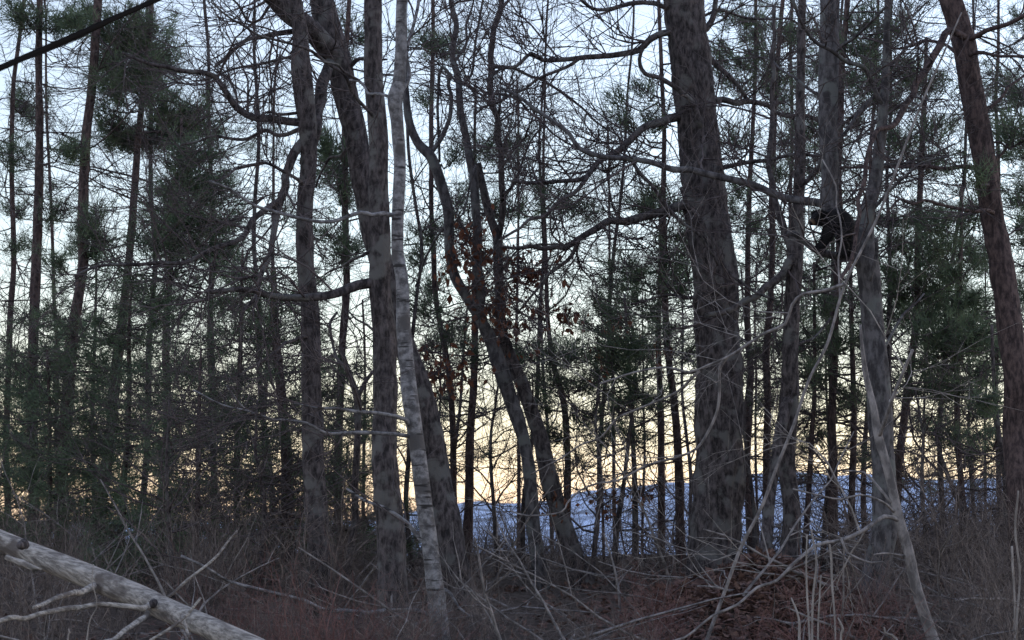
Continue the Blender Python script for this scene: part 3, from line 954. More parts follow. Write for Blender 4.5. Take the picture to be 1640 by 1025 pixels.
pine('reddish pine carrying the darkest needle clumps in the upper left', 21.6, [(232, -40, 8), (228, 40, 9), (222, 130, 10), (216, 200, 11), (210, 290, 13), (204, 370, 14), (200, 430, 15), (190, 520, 18), (180, 620, 20), (172, 720, 21), (164, 820, 22), (160, 890, 24)],
     [(185, 60, 32, 26), (225, 70, 36, 30), (215, 30, 36, 22), (180, 105, 26, 24), (215, 110, 40, 26), (175, 140, 20, 22), (230, 140, 22, 20), (195, 215, 34, 18), (228, 222, 34, 18), (180, 195, 20, 24), (262, 165, 20, 26), (270, 210, 24, 22),
      (300, 175, 30, 22), (310, 205, 32, 26), (255, 90, 22, 22), (245, 110, 20, 30)], seed=24, dens=1.15, twig=1.2)
pine('bushy pine with blue-green foliage at left centre', 19.5, [(300, 190, 5), (296, 260, 7), (290, 340, 9), (282, 430, 11), (275, 540, 13), (270, 660, 14), (262, 780, 15), (258, 880, 16)],
     [(310, 240, 34, 22), (290, 290, 40, 26), (335, 300, 34, 22), (270, 330, 34, 24), (310, 345, 44, 20), (345, 355, 26, 18), (262, 365, 30, 18), (300, 390, 50, 16), (240, 380, 30, 14), (350, 400, 30, 18)], seed=25, dens=.9,
     whorl=(420, 860, .8, 1.4, dict(gap=.24, per=5, ntuft=11)))
pine('dense young pine left of the oak with thick limbs', 18.6, [(390, 400, 4), (388, 460, 6), (385, 560, 8), (382, 660, 10), (380, 780, 11), (378, 880, 13)], seed=26, whorl=(410, 890, .35, 1.3, dict(gap=.22, per=5, ntuft=9, thin=.9)), name='young_pine')
pine('dense young pine filling the gap behind the bleached log', 19.5, [(205, 440, 4), (203, 520, 6), (200, 640, 9), (197, 760, 10), (195, 880, 12)], seed=27, whorl=(450, 900, .4, 1.25, dict(gap=.22, per=5, ntuft=9, thin=.9)), name='young_pine')
pine('low bushy pine behind the log near the frame edge', 20.0, [(80, 560, 4), (80, 660, 7), (78, 780, 9), (76, 890, 11)], seed=28, whorl=(570, 900, .35, 1.1, dict(gap=.22, per=5, ntuft=9, thin=.9)), name='young_pine')
pine('low bushy pine between the log and the birch twigs', 17.8, [(318, 560, 4), (316, 660, 7), (314, 780, 9), (312, 900, 11)], seed=29, whorl=(560, 910, .35, 1.2, dict(gap=.22, per=5, ntuft=9, thin=.9)), name='young_pine')
pine('dark slim trunk close beside the oak with thick limbs', 18.4, [(446, 430, 10), (450, 540, 14), (455, 640, 18), (459, 740, 21), (462, 830, 23), (464, 910, 26)], seed=30, whorl=[(440, 870, .5, 1.0, dict(gap=.22, per=4, ntuft=10))])
pine('pine with drooping clumps behind the upper fork of the leaning tree', 20.0, [(548, -40, 7), (546, 100, 9), (545, 220, 11), (546, 340, 12), (548, 460, 13), (545, 600, 14), (540, 750, 15), (536, 890, 17)],
     [(565, 50, 18, 30), (560, 240, 26, 20), (535, 260, 24, 26), (545, 285, 30, 20), (520, 230, 16, 24), (560, 385, 20, 16), (545, 395, 24, 18), (552, 310, 20, 16), (520, 360, 18, 12)], seed=31, dens=.9, whorl=(560, 880, .5, .8, dict(gap=.3, ntuft=8)))
pine('thin pine whose tufts show behind the gap right of the birch', 21, [(700, -40, 6), (700, 60, 7), (698, 180, 8), (696, 330, 9), (700, 480, 10), (722, 600, 11), (730, 700, 12), (728, 800, 13), (735, 890, 14)],
     [(705, 70, 28, 20), (690, 55, 20, 16), (725, 80, 14, 20), (680, 150, 14, 10), (735, 240, 18, 14), (690, 370, 24, 16), (670, 400, 20, 18), (700, 450, 26, 18), (680, 490, 24, 20), (735, 350, 24, 22), (745, 310, 18, 16), (690, 545, 28, 18), (725, 520, 22, 18)], seed=32, dens=.85, twig=1.)
pine('slim stem directly left of the rusty leaved oak', 20.5, [(772, 150, 5), (770, 240, 6), (768, 360, 9), (764, 480, 12), (762, 600, 14), (758, 700, 16), (752, 800, 17), (746, 900, 19)],
     [(785, 230, 24, 16), (815, 250, 18, 12), (830, 225, 16, 12), (790, 330, 22, 14), (825, 330, 24, 16), (760, 560, 22, 14), (735, 540, 20, 14)], seed=33, dens=.9, twig=1.)
pine('thin wavy stem in the bright gap right of the crooked oaks', 20, [(884, 120, 4), (883, 250, 5), (882, 400, 7), (880, 500, 8), (888, 580, 10), (903, 640, 11), (914, 710, 12), (913, 780, 12), (908, 890, 14)],
     [(860, 300, 18, 12), (905, 320, 22, 12), (930, 330, 20, 14), (845, 560, 26, 12), (880, 560, 34, 14), (920, 560, 34, 16), (890, 600, 28, 16), (930, 610, 30, 14), (865, 640, 18, 16), (940, 660, 26, 16), (885, 690, 18, 14), (925, 735, 20, 10)], seed=34, dens=.85, twig=1.4)
pine('thin stem in the bright gap before the snowy hill', 19, [(1010, 560, 4), (1008, 620, 5), (1003, 700, 7), (996, 780, 8), (988, 850, 10), (986, 900, 11)],
     [(980, 560, 26, 18), (1010, 540, 30, 18), (1000, 590, 30, 14), (965, 590, 20, 14), (1020, 620, 26, 12), (985, 650, 20, 12), (1010, 690, 18, 10), (960, 690, 22, 12)], seed=35, dens=.8, twig=2., bark='oak')
pine('slim pine nearest the big oak on its bright side', 20, [(1062, -40, 7), (1064, 60, 7), (1066, 200, 8), (1067, 340, 10), (1069, 460, 12), (1074, 560, 13), (1081, 660, 14), (1087, 760, 16), (1093, 900, 19)],
     [(1030, 135, 20, 12), (1000, 185, 18, 14), (985, 150, 14, 10), (1050, 190, 18, 14), (1085, 420, 24, 22), (1100, 450, 22, 20), (1065, 405, 22, 14), (1075, 330, 30, 12), (1050, 310, 24, 14), (1090, 370, 22, 18), (1070, 520, 20, 14), (1105, 560, 16, 12), (1030, 330, 24, 14)], seed=36, dens=1., twig=1.)
pine('slim straight pine paired with the one beside the big oak', 21.5, [(1052, 300, 6), (1054, 420, 8), (1055, 540, 10), (1056, 660, 12), (1058, 780, 13), (1060, 900, 15)],
     [(1000, 420, 30, 16), (1030, 440, 34, 16), (980, 445, 28, 14), (1010, 470, 36, 14), (960, 480, 24, 16), (1040, 490, 26, 16), (995, 505, 34, 16), (950, 520, 26, 14), (1035, 560, 24, 14), (1040, 640, 20, 12)], seed=37, dens=.9, twig=1.)
pine('thin reddish pine just right of the big oak', 22, [(1208, -40, 6), (1206, 80, 7), (1204, 200, 8), (1201, 330, 9), (1196, 460, 10), (1196, 600, 11), (1200, 760, 12), (1204, 890, 14)],
     [(1160, 80, 22, 18), (1180, 90, 26, 14), (1215, 85, 22, 14), (1150, 115, 18, 14), (1185, 25, 26, 20), (1205, 50, 22, 14), (1170, 130, 20, 16), (1175, 220, 22, 16), (1185, 300, 20, 14), (1215, 350, 22, 14), (1230, 390, 20, 14), (1170, 330, 14, 20), (1215, 560, 18, 14), (1220, 640, 18, 12)], seed=38, dens=.9, twig=1.2)
pine('thin pine between the big oak and the slim forked tree', 21, [(1246, -40, 7), (1242, 40, 8), (1236, 130, 9), (1232, 240, 10), (1230, 380, 11), (1228, 560, 12), (1226, 740, 13), (1230, 890, 15)],
     [(1260, 55, 24, 20), (1275, 40, 20, 20), (1245, 115, 22, 20), (1260, 150, 20, 18), (1225, 130, 18, 14), (1270, 220, 18, 14), (1250, 270, 18, 14), (1250, 480, 18, 12), (1290, 500, 20, 14)], seed=39, dens=.9, twig=1.2)
pine('dark slim pine showing between the bear tree stems', 19, [(1362, -60, 9), (1358, 20, 10), (1353, 120, 11), (1348, 220, 11), (1344, 360, 12), (1340, 480, 13), (1337, 600, 14), (1334, 740, 15), (1331, 880, 18)],
     [(1375, 70, 30, 18), (1400, 100, 26, 18), (1420, 40, 26, 20), (1390, 30, 24, 16), (1380, 120, 28, 16), (1310, 100, 24, 18), (1300, 200, 22, 16), (1310, 260, 18, 14), (1370, 190, 20, 14), (1400, 130, 24, 14), (1320, 480, 26, 14), (1300, 540, 24, 16), (1345, 540, 22, 14), (1310, 600, 24, 14)], seed=40, dens=.9, twig=1.4)
pine('thin stem left of the bear tree foot before the snow', 19.5, [(1372, 420, 6), (1370, 540, 8), (1368, 660, 11), (1368, 780, 12), (1366, 890, 14)],
     [(1350, 470, 20, 12), (1380, 520, 20, 12), (1345, 620, 22, 14), (1370, 640, 18, 12), (1320, 660, 18, 10)], seed=41, dens=.8, twig=1.5)
pine('slim pine rising right of the bear tree', 18.5, [(1468, 60, 6), (1466, 160, 8), (1464, 280, 10), (1463, 400, 11), (1461, 500, 12), (1455, 580, 13), (1447, 660, 14), (1440, 760, 15), (1434, 890, 18)],
     [(1420, 160, 26, 18), (1450, 110, 28, 16), (1490, 130, 26, 16), (1500, 200, 24, 16), (1440, 220, 22, 14), (1490, 250, 28, 14), (1425, 350, 24, 16), (1480, 340, 24, 14), (1440, 390, 28, 16), (1430, 430, 24, 16), (1490, 400, 24, 14), (1490, 440, 26, 14), (1480, 500, 26, 14), (1440, 470, 20, 14), (1430, 500, 22, 14)], seed=42, dens=.95, twig=1.2)
pine('bluish bushy pine filling the gap left of the leaning pine', 18, [(1540, 300, 5), (1538, 400, 7), (1534, 500, 8), (1532, 600, 10), (1535, 700, 11), (1540, 800, 12), (1545, 880, 14)],
     [(1510, 350, 30, 16), (1550, 340, 26, 14), (1500, 390, 26, 14), (1560, 400, 24, 16), (1530, 430, 34, 14), (1490, 470, 30, 14), (1560, 470, 28, 16), (1520, 500, 38, 18), (1490, 530, 34, 18), (1570, 530, 30, 20), (1530, 550, 40, 18), (1500, 580, 34, 14), (1575, 590, 26, 16), (1530, 615, 36, 14), (1480, 620, 28, 14), (1570, 650, 24, 14), (1520, 690, 26, 12), (1560, 720, 22, 12)], seed=43, dens=.9, twig=1.2)
pine('thin sapling nearest the leaning pine foot', 17, [(1588, 520, 5), (1592, 600, 7), (1598, 680, 8), (1606, 760, 9), (1612, 880, 11)], [(1600, 560, 20, 14), (1580, 640, 22, 14), (1600, 700, 16, 12)], seed=44, dens=.8, twig=2.5, bark='oak')
pine('half hidden pine at the far edge right of the leaning trunk', 20, [(1668, 0, 9), (1666, 200, 11), (1664, 400, 13), (1662, 600, 15), (1660, 890, 18)],
     [(1640, 140, 30, 16), (1610, 200, 24, 14), (1635, 240, 28, 14), (1650, 300, 30, 14), (1630, 320, 26, 14), (1620, 150, 20, 14), (1640, 380, 22, 14), (1645, 470, 24, 14), (1650, 30, 26, 18), (1600, 120, 20, 12), (1645, 560, 22, 14)], seed=45, dens=.9, twig=1.)
pine('thin forked stem low in the gap left of the leaning pine', 17.5, [(1500, 690, 5), (1512, 740, 7), (1530, 790, 9), (1545, 830, 11), (1548, 890, 13)], seed=46, twig=4, bark='oak', name='thin_sapling')
pine('thin stem between the slim forked tree and the bear tree', 19, [(1302, 420, 5), (1304, 520, 6), (1302, 620, 8), (1296, 740, 9), (1290, 890, 11)], [(1290, 440, 22, 14), (1310, 400, 18, 12), (1290, 590, 20, 12), (1310, 690, 16, 12)], seed=47, twig=2, dens=.8)

# low evergreens further back, seen as dark masses
pine('young pine far back between birch and crooked oaks', 27, [(700, 560, 4), (700, 700, 6), (702, 880, 8)], seed=51, whorl=(560, 760, .4, .9, dict(gap=.3, per=4, ntuft=7)), name='young_pine')
pine('sparse young pine far back in the bright gap', 28, [(960, 520, 4), (962, 660, 6), (965, 880, 8)], seed=52, whorl=(500, 700, .5, 1.1, dict(gap=.4, per=4, ntuft=4)), name='young_pine')
pine('sparse young pine far back before the ridge near the big oak', 29, [(1030, 480, 4), (1030, 640, 6), (1030, 880, 8)], seed=53, whorl=(470, 680, .5, 1.1, dict(gap=.4, per=4, ntuft=4)), name='young_pine')
pine('far young pine seen right of the big oak', 28, [(1212, 420, 4), (1212, 600, 6), (1212, 880, 8)], seed=54, whorl=(420, 760, .4, 1.0, dict(gap=.3, per=4, ntuft=7)), name='young_pine')
pine('far young pine seen left of the bear tree trunk', 27, [(1330, 440, 4), (1330, 600, 6), (1330, 880, 8)], seed=55, whorl=(430, 740, .5, 1.1, dict(gap=.26, per=4, ntuft=8)), name='young_pine')
pine('far young pine seen right of the bear tree trunk', 26, [(1480, 420, 4), (1480, 600, 6), (1480, 880, 8)], seed=56, whorl=(430, 740, .5, 1.2, dict(gap=.26, per=4, ntuft=8)), name='young_pine')
pine('far young pine behind the leaning pine foot', 26, [(1580, 420, 4), (1580, 600, 6), (1580, 880, 8)], seed=57, whorl=(400, 780, .5, 1.3, dict(gap=.26, per=4, ntuft=8)), name='young_pine')
pine('far pine with open crown behind the crooked oaks', 30, [(830, 120, 4), (830, 400, 7), (830, 880, 11)], seed=58, whorl=(150, 640, .5, 1.3, dict(gap=.5, per=3, ntuft=6)))
pine('far pine with open crown left of the big oak', 30, [(985, 200, 4), (985, 400, 7), (985, 880, 11)], seed=59, whorl=(260, 560, .5, 1.3, dict(gap=.5, per=3, ntuft=5)))
pine('far pine with dark crown behind the oak with thick limbs', 27, [(420, 60, 5), (420, 400, 9), (420, 880, 13)], seed=60, whorl=(200, 640, .5, 1.2, dict(gap=.45, per=4, ntuft=6)))
pine('far pine with dark crown between the two left reddish pines', 28, [(100, -40, 5), (100, 400, 9), (100, 880, 13)], seed=61, whorl=(160, 700, .6, 1.2, dict(gap=.5, per=4, ntuft=6)))
pine('far pine with dark crown behind the blue-green bushy pine', 29, [(340, 120, 5), (340, 400, 9), (340, 880, 13)], seed=62, whorl=(200, 700, .6, 1.3, dict(gap=.5, per=4, ntuft=6)))
pine('far pine behind the low log in the dark left wood', 27, [(150, 350, 5), (150, 600, 9), (150, 890, 13)], seed=63, whorl=(400, 760, .6, 1.4, dict(gap=.4, per=4, ntuft=7)), name='young_pine')
pine('far pine filling the gap between oak and straight trunk', 28, [(585, 480, 5), (585, 650, 8), (585, 890, 11)], seed=64, whorl=(640, 880, .5, 1.0, dict(gap=.3, per=4, ntuft=8)), name='young_pine')
pine('far tall pine behind the upper bear tree', 27, [(1385, -60, 7), (1385, 300, 10), (1385, 880, 14)], seed=65, whorl=(-20, 560, .7, 1.4, dict(gap=.4, per=4, ntuft=8)))
pine('far tall pine behind the upper leaning pine', 28, [(1600, -60, 7), (1600, 300, 10), (1600, 880, 14)], seed=66, whorl=(-20, 560, .7, 1.4, dict(gap=.45, per=4, ntuft=8)))
pine('far tall pine behind the slim forked tree', 29, [(1262, -60, 7), (1262, 300, 10), (1262, 880, 14)], seed=67, whorl=(-20, 520, .7, 1.3, dict(gap=.45, per=4, ntuft=8)))


def bare(label, Y, L, y0, y1, n, seed, reach=(.8, 2.0), tw=3.0):
    t = T('bare_tree', label, Y, bark='oak', seed=seed, group='bare trees among the pines')
    Q = []
    for a, b in zip(L[:-1], L[1:]):
        for k in range(3):
            Q.append(tuple(a[i] + (b[i] - a[i]) * k / 3 for i in range(3)))
    Q.append(L[-1])
    ln_, a1, a2, p1, p2 = t.r.normal(0, .035), t.r.uniform(3, 8), t.r.uniform(2, 4), t.r.uniform(0, 6), t.r.uniform(0, 6)
    L = [(q[0] + (q[1] - 880) * ln_ + a1 * math.sin(q[1] / 120 + p1) + a2 * math.sin(q[1] / 43 + p2), q[1], q[2] * .8) for q in Q]
    t.trunk(L, sides=9, ds=.1, cells=7, flare=.2)
    r = t.r
    C = catmull(t.stems[0], .1)
    z0, z1 = unproj(800, y0, Y)[0][2], unproj(800, y1, Y)[0][2]
    zz = r.uniform(min(z0, z1), max(z0, z1), n)
    i = np.array([int(np.argmin(np.abs(C[:, 2] - z))) for z in zz])
    pos, rad = C[i, :3], C[i, 3]
    A, ra = shoot(pos, np.tile(np.array([0, 0, 1.]), (n, 1)), np.clip(rad * .6, .007, .022), r.uniform(*reach, n), (45, 95), .05, .16, r, 9)
    t.tw.append((A, ra))
    for a, b in zip(A, ra):
        t.twigs(np.hstack([a, b[:, None]]), tw, (.3, .9), up=.05, fine=.9, rcap=.009)
    return t


bare('bare thin tree behind the reddish pines at upper left', 24, [(255, -50, 6), (250, 150, 8), (246, 400, 10), (240, 640, 12), (236, 890, 14)], 620, -20, 8, 71)
bare('bare twiggy tree behind the crooked left limbs of the dark oak', 22, [(352, -50, 6), (350, 140, 7), (356, 400, 9), (350, 640, 11), (346, 890, 13)], 640, -20, 9, 72)
bare('bare twiggy tree behind the gap left of the leaning tree', 23, [(440, -50, 5), (436, 150, 7), (428, 400, 9), (432, 650, 11), (436, 890, 13)], 700, -20, 9, 73)
bare('bare slender tree in the upper gap between crooked oaks and big oak', 21, [(868, -50, 4), (862, 150, 5), (858, 400, 7), (848, 640, 9), (842, 890, 11)], 560, -30, 11, 74)
bare('bare slender tree in the blue gap just left of the big oak', 22, [(968, -50, 4), (972, 150, 5), (966, 400, 7), (955, 640, 8), (948, 890, 10)], 600, -30, 11, 75)
bare('bare thin tree showing between birch and crooked oaks', 20, [(676, -50, 5), (680, 160, 6), (686, 400, 7), (664, 640, 9), (660, 890, 11)], 760, -20, 9, 76, reach=(.5, 1.4))
bare('bare tree tangled behind the slim forked tree', 20, [(1312, -50, 5), (1308, 200, 7), (1318, 450, 9), (1322, 650, 10), (1318, 890, 12)], 740, -20, 12, 77)
bare('bare tree tangled behind the right side of the bear tree', 19, [(1438, -50, 5), (1434, 200, 6), (1426, 450, 8), (1424, 650, 10), (1420, 890, 12)], 740, -20, 12, 78)
bare('bare twiggy tree just left of the leaning pine', 20, [(1518, -50, 5), (1512, 200, 6), (1508, 450, 8), (1502, 650, 10), (1500, 890, 12)], 760, 60, 13, 79)
bare('bare twiggy tree right of the leaning pine top', 21, [(1632, -50, 5), (1640, 200, 6), (1636, 450, 8), (1648, 650, 10), (1650, 890, 12)], 640, -20, 10, 80)
bare('low bare sapling in the bright gap before the ridge', 18.5, [(948, 600, 4), (944, 680, 6), (950, 780, 8), (952, 890, 10)], 860, 610, 12, 81, reach=(.4, 1.1), tw=4)
bare('low bare sapling beside the slim stem left of the crooked oaks', 19, [(786, 600, 4), (780, 690, 6), (784, 790, 8), (790, 890, 10)], 860, 610, 12, 82, reach=(.4, 1.1), tw=4)
bare('low bare sapling right of the big oak foot', 18.5, [(1206, 590, 4), (1198, 690, 6), (1202, 790, 8), (1208, 890, 10)], 860, 600, 12, 83, reach=(.4, 1.0), tw=4)
bare('low bare sapling between the dead sapling and the leaning pine', 16.5, [(1478, 620, 4), (1484, 700, 6), (1476, 800, 8), (1480, 890, 10)], 880, 630, 14, 84, reach=(.4, 1.1), tw=4)
bare('low bare tangle under the birch twigs at left', 16.5, [(420, 640, 4), (414, 720, 6), (420, 800, 8), (416, 900, 10)], 890, 640, 16, 85, reach=(.5, 1.3), tw=4)
bare('low bare tangle behind the bleached log', 15.5, [(275, 640, 4), (270, 720, 6), (276, 820, 8), (272, 920, 10)], 900, 640, 16, 86, reach=(.5, 1.4), tw=4)
t = T('beech_sapling', 'slim sapling with withered red brown leaves in the bright gap left of the big oak', 19.4, bark='oak', seed=90)
t.trunk([(1000, 470, 4), (1004, 540, 5), (1010, 640, 7), (1016, 760, 9), (1018, 890, 11)], sides=8, ds=.1)
t.twigs(t.stems[0], 4, (.4, 1.2), t0=0, fine=.9)
t.leaves([(985, 545, 26, 16), (1010, 530, 22, 14), (1000, 565, 26, 12), (1035, 560, 18, 12), (968, 570, 14, 12), (968, 800, 12, 14), (1025, 790, 10, 8)], 34, size=(.04, .08))
for k, (x, lab) in enumerate(((720, 'far bare sapling in the bright gap right of the leaning tree foot'), (880, 'far bare sapling in the bright gap right of the dark crooked oak foot'),
                              (1105, 'far bare sapling hugging the left side of the big oak'), (1215, 'far bare sapling between big oak and slim forked tree'),
                              (1395, 'far bare sapling behind the bear tree foot'), (1560, 'far bare sapling in the gap left of the leaning pine foot'))):
    bare(lab, 25 + k % 3, [(x, 430, 3), (x + 3, 560, 5), (x - 3, 700, 7), (x, 890, 9)], 840, 470, 9, 100 + k, reach=(.5, 1.4), tw=2.2)
for t in BLD:
    t.build()
#@@REST@@

# ------------------------------------------------------------------ the bear in the crotch


def bear():
    Y = 13.86
    o0, s = unproj(1345, 412, Y)
    J, E, Rr = [], [], []

    def v(px, py, rad, dd=0., par=None):
        p, _ = unproj(px, py, Y + dd)
        J.append(p - o0)
        Rr.append(rad * s)
        if par is not None:
            E.append((par, len(J) - 1))
        return len(J) - 1

    pel = v(1359, 352, 17)
    sp = v(1347, 346, 18.5, 0, pel)
    ch = v(1332, 351, 16.5, -.01, sp)
    nk = v(1320, 352, 12, -.03, ch)
    hd = v(1310, 350, 11.5, -.05, nk)
    sn = v(1302, 355, 6.5, -.07, hd)
    v(1297, 359, 4.2, -.08, sn)
    for q in ((1305, 339, 0.02), (1315, 338, -.08)):
        e = v(q[0], q[1] + 4, 4.5, -.04 + q[2], hd)
        v(q[0] - .5, q[1] - 1, 2.8, -.04 + q[2], e)
    for sd in (-1, 1):
        h = v(1361, 362, 13, sd * .06, pel)
        k = v(1350 + 3 * sd, 381, 10, sd * .075, h)
        c = v(1359 + 3 * sd, 397, 7, sd * .06, k)
        f = v(1352 + 3 * sd, 407, 6, sd * .05 - .02, c)
        v(1345 + 3 * sd, 408, 4.5, sd * .05 - .03, f)
        h = v(1328, 363, 10.5, sd * .06 - .01, ch)
        k = v(1325 - 2 * sd, 377, 8, sd * .065, h)
        c = v(1319 - 2 * sd, 390, 6.2, sd * .05, k)
        f = v(1313 - 2 * sd, 397, 5.5, sd * .04 - .03, c)
        v(1307 - 2 * sd, 396, 4, sd * .04 - .03, f)
    me = bpy.data.meshes.new('black_bear')
    me.from_pydata([tuple(j) for j in J], E, [])
    ob = bpy.data.objects.new('black_bear', me)
    COL.objects.link(ob)
    md = ob.modifiers.new('skin', 'SKIN')
    for i, sv in enumerate(me.skin_vertices[0].data):
        sv.radius = (Rr[i], Rr[i])
    me.skin_vertices[0].data[pel].use_root = True
    ss = ob.modifiers.new('sub', 'SUBSURF')
    ss.levels = 3
    ss.render_levels = 3
    dg = bpy.context.evaluated_depsgraph_get()
    m2 = bpy.data.meshes.new_from_object(ob.evaluated_get(dg))
    ob.modifiers.clear()
    ob.data = m2
    ob.location = o0
    m2.polygons.foreach_set('use_smooth', np.ones(len(m2.polygons), dtype=bool))
    mat, nt, bs = newmat('black_fur')
    N, L = nt.nodes, nt.links
    tc = N.new('ShaderNodeTexCoord')
    tip = J[6]
    vm = N.new('ShaderNodeVectorMath')
    vm.operation = 'DISTANCE'
    vm.inputs[1].default_value = tuple(tip)
    L.new(tc.outputs['Object'], vm.inputs[0])
    cr = N.new('ShaderNodeValToRGB')
    cr.color_ramp.elements[0].position = .02
    cr.color_ramp.elements[0].color = (.012, .010, .010, 1)
    e1 = cr.color_ramp.elements.new(.026)
    e1.color = (.13, .085, .055, 1)
    cr.color_ramp.elements[-1].position = .048
    cr.color_ramp.elements[-1].color = (.010, .009, .010, 1)
    L.new(vm.outputs['Value'], cr.inputs[0])
    L.new(cr.outputs[0], bs.inputs['Base Color'])
    bs.inputs['Roughness'].default_value = .75
    bs.inputs['Specular IOR Level'].default_value = .2
    m2.materials.clear()
    m2.materials.append(mat)
    tag(ob, 'small black bear perched hunched on a limb in the forked grey tree', 'bear')
    # fur
    r = np.random.default_rng(5)
    n = len(m2.polygons)
    cen = np.empty(n * 3)
    nor = np.empty(n * 3)
    m2.polygons.foreach_get('center', cen)
    m2.polygons.foreach_get('normal', nor)
    cen, nor = cen.reshape(-1, 3), nor.reshape(-1, 3)
    keep = np.linalg.norm(cen - tip, axis=1) > .05
    cen, nor = cen[keep], nor[keep]
    i = r.integers(0, len(cen), 9000)
    b = cen[i] + r.normal(0, .004, (9000, 3))
    d = unit(nor[i] * .55 + np.array([.35, 0, -.55]) + r.normal(0, .25, (9000, 3)))
    w = unit(np.cross(d, r.normal(0, 1, d.shape))) * .0018
    ln = r.uniform(.012, .026, (9000, 1))
    vv = np.stack([b - w, b + w, b + d * ln], 1).reshape(-1, 3)
    link('fur', mesh_np('fur', vv, np.arange(len(vv)).reshape(-1, 3)), mat, ob, kind='stuff')
    em, ent, ebs = newmat('bear_eye')
    ebs.inputs['Base Color'].default_value = (.01, .008, .006, 1)
    ebs.inputs['Roughness'].default_value = .15
    for dx, dd in ((1305, -.1), (1307, .0)):
        p, _ = unproj(dx, 349, Y - .02 + dd)
        bm = bmesh.new()
        bmesh.ops.create_uvsphere(bm, u_segments=10, v_segments=8, radius=.006)
        bmesh.ops.translate(bm, verts=bm.verts, vec=Vector(p - o0))
        me3 = bpy.data.meshes.new('eye')
        bm.to_mesh(me3)
        bm.free()
        link('eye', me3, em, ob)


bear()

# ------------------------------------------------------------------ bleached fallen log
root = bpy.data.objects.new('fallen_log', None)
COL.objects.link(root)
LB = np.array([-.8, 9.6, float(ground_z(-.8, 9.6))])
root.location = LB
tag(root, 'bleached fallen log sloping down across the bottom left corner, with bare dead branches', 'log')
r9 = np.random.default_rng(99)


def lpts(L, Y0, Y1):
    out = []
    for i, q in enumerate(L):
        p, s = unproj(q[0], q[1], Y0 + (Y1 - Y0) * i / (len(L) - 1))
        out.append([*(p - LB), q[2] * .5 * s])
    return np.array(out)


LOG = lpts([(a_, b_, c_ * .88) for a_, b_, c_ in [(-420, 690, 34), (-250, 760, 36), (-100, 824, 38), (14, 872, 39), (75, 897, 41), (150, 927, 43), (220, 955, 43), (262, 974, 41), (298, 990, 41), (330, 1003, 40), (390, 1030, 42), (480, 1070, 42), (600, 1120, 42)]], 10.4, 9.3)
me, _ = log_mesh('log_trunk', LOG, 30, .03, .045, 16, .3, 0, r9)
link('log_trunk', me, M['log'], root)
for L, a, b in (([(246, 966, 12), (232, 968, 9), (155, 971, 8), (111, 975, 9), (60, 985, 8), (15, 993, 8), (-60, 1006, 6)], 9.75, 9.1),
                ([(150, 938, 12), (132, 947, 10), (111, 953, 9), (80, 962, 8), (54, 973, 6)], 9.85, 9.3),
                ([(236, 982, 10), (222, 996, 9), (200, 1012, 8), (168, 1030, 7), (140, 1045, 6)], 9.7, 9.2),
                ([(322, 957, 4), (300, 982, 5), (269, 1009, 5), (240, 1026, 5)], 9.3, 9.2),
                ([(292, 985, 5), (298, 1000, 5), (303, 1022, 4)], 9.35, 9.2),
                ([(240, 972, 5), (300, 930, 5), (350, 890, 4), (380, 850, 3)], 9.9, 10.1)):
    P = catmull(lpts(L, a, b), .12)
    P[1:-1, :3] += r9.normal(0, .006, (len(P) - 2, 3))
    me, _ = log_mesh('dead_branch', P, 9, .03, .08, 6, .15, 0, r9)
    link('dead_branch', me, M['log'], root)
P = lpts([(10, 892, 10), (30, 901, 12), (50, 908, 9), (66, 912, 3)], 9.9, 9.85)
me, _ = log_mesh('loose_bark', P, 8, .02, .2, 6, .05, 0, r9)
link('loose_bark', me, M['log'], root)
for k, (q0, q1) in enumerate((((20, 876), (34, 872)), ((232, 970), (246, 966)))):
    p, s = unproj(q1[0], q1[1], 9.72)
    P = np.array([[*(p - LB + np.array([0, .06, 0])), 9 * s], [*(p - LB + np.array([0, -.02, -.004])), 7 * s], [*(p - LB + np.array([.005, -.045, -.006])), 4.5 * s]])
    me, _ = log_mesh('knot', P, 10, .01, .2, 6, .03, 0, r9)
    link('knot', me, M['oak'], root)

for nd in M['log'].node_tree.nodes:
    if nd.type == 'MAPPING':
        nd.vector_type = 'TEXTURE'
        nd.inputs['Rotation'].default_value = (0, R_(22.6), 0)
        nd.inputs['Scale'].default_value = (.45, .06, .06)

# ------------------------------------------------------------------ overhead cable
cm, nt, bs = newmat('cable_sheath')
bs.inputs['Base Color'].default_value = (.012, .011, .011, 1)
bs.inputs['Roughness'].default_value = .9
bs.inputs['Specular IOR Level'].default_value = .0
a, _ = unproj(14, 103, 6.2)
b, _ = unproj(250, 0, 7.4)
d = (b - a) / 1.0
mid = (a + b) / 2
tt = np.linspace(-9, 12, 60)[:, None]
Pc = a + d * tt
Pc[:, 2] += .0009 * (tt[:, 0] - .5) ** 2
root = bpy.data.objects.new('utility_cable', None)
COL.objects.link(root)
root.location = mid
tag(root, 'thick black overhead cable crossing the upper left corner', 'cable')
Q = np.hstack([Pc - mid, np.full((60, 1), .0105)])
me, _ = log_mesh('sheath', Q, 12, .2, .0, 6, .2, 0, r9)
link('sheath', me, cm, root)
tw2 = np.linspace(-9, 12, 900)
W = a + d * tw2[:, None]
W[:, 2] += .0009 * (tw2 - .5) ** 2
fr = frames(unit(d)[None])
ph = tw2 * 2 * np.pi * .55
W = W + 0.0125 * (fr[0] * np.cos(ph)[:, None] + fr[1] * np.sin(ph)[:, None])
v_, f_ = strands((W - mid)[None], np.full((1, 900), .004), 8)
link('messenger_wire', mesh_np('messenger_wire', v_, f_, True), cm, root)

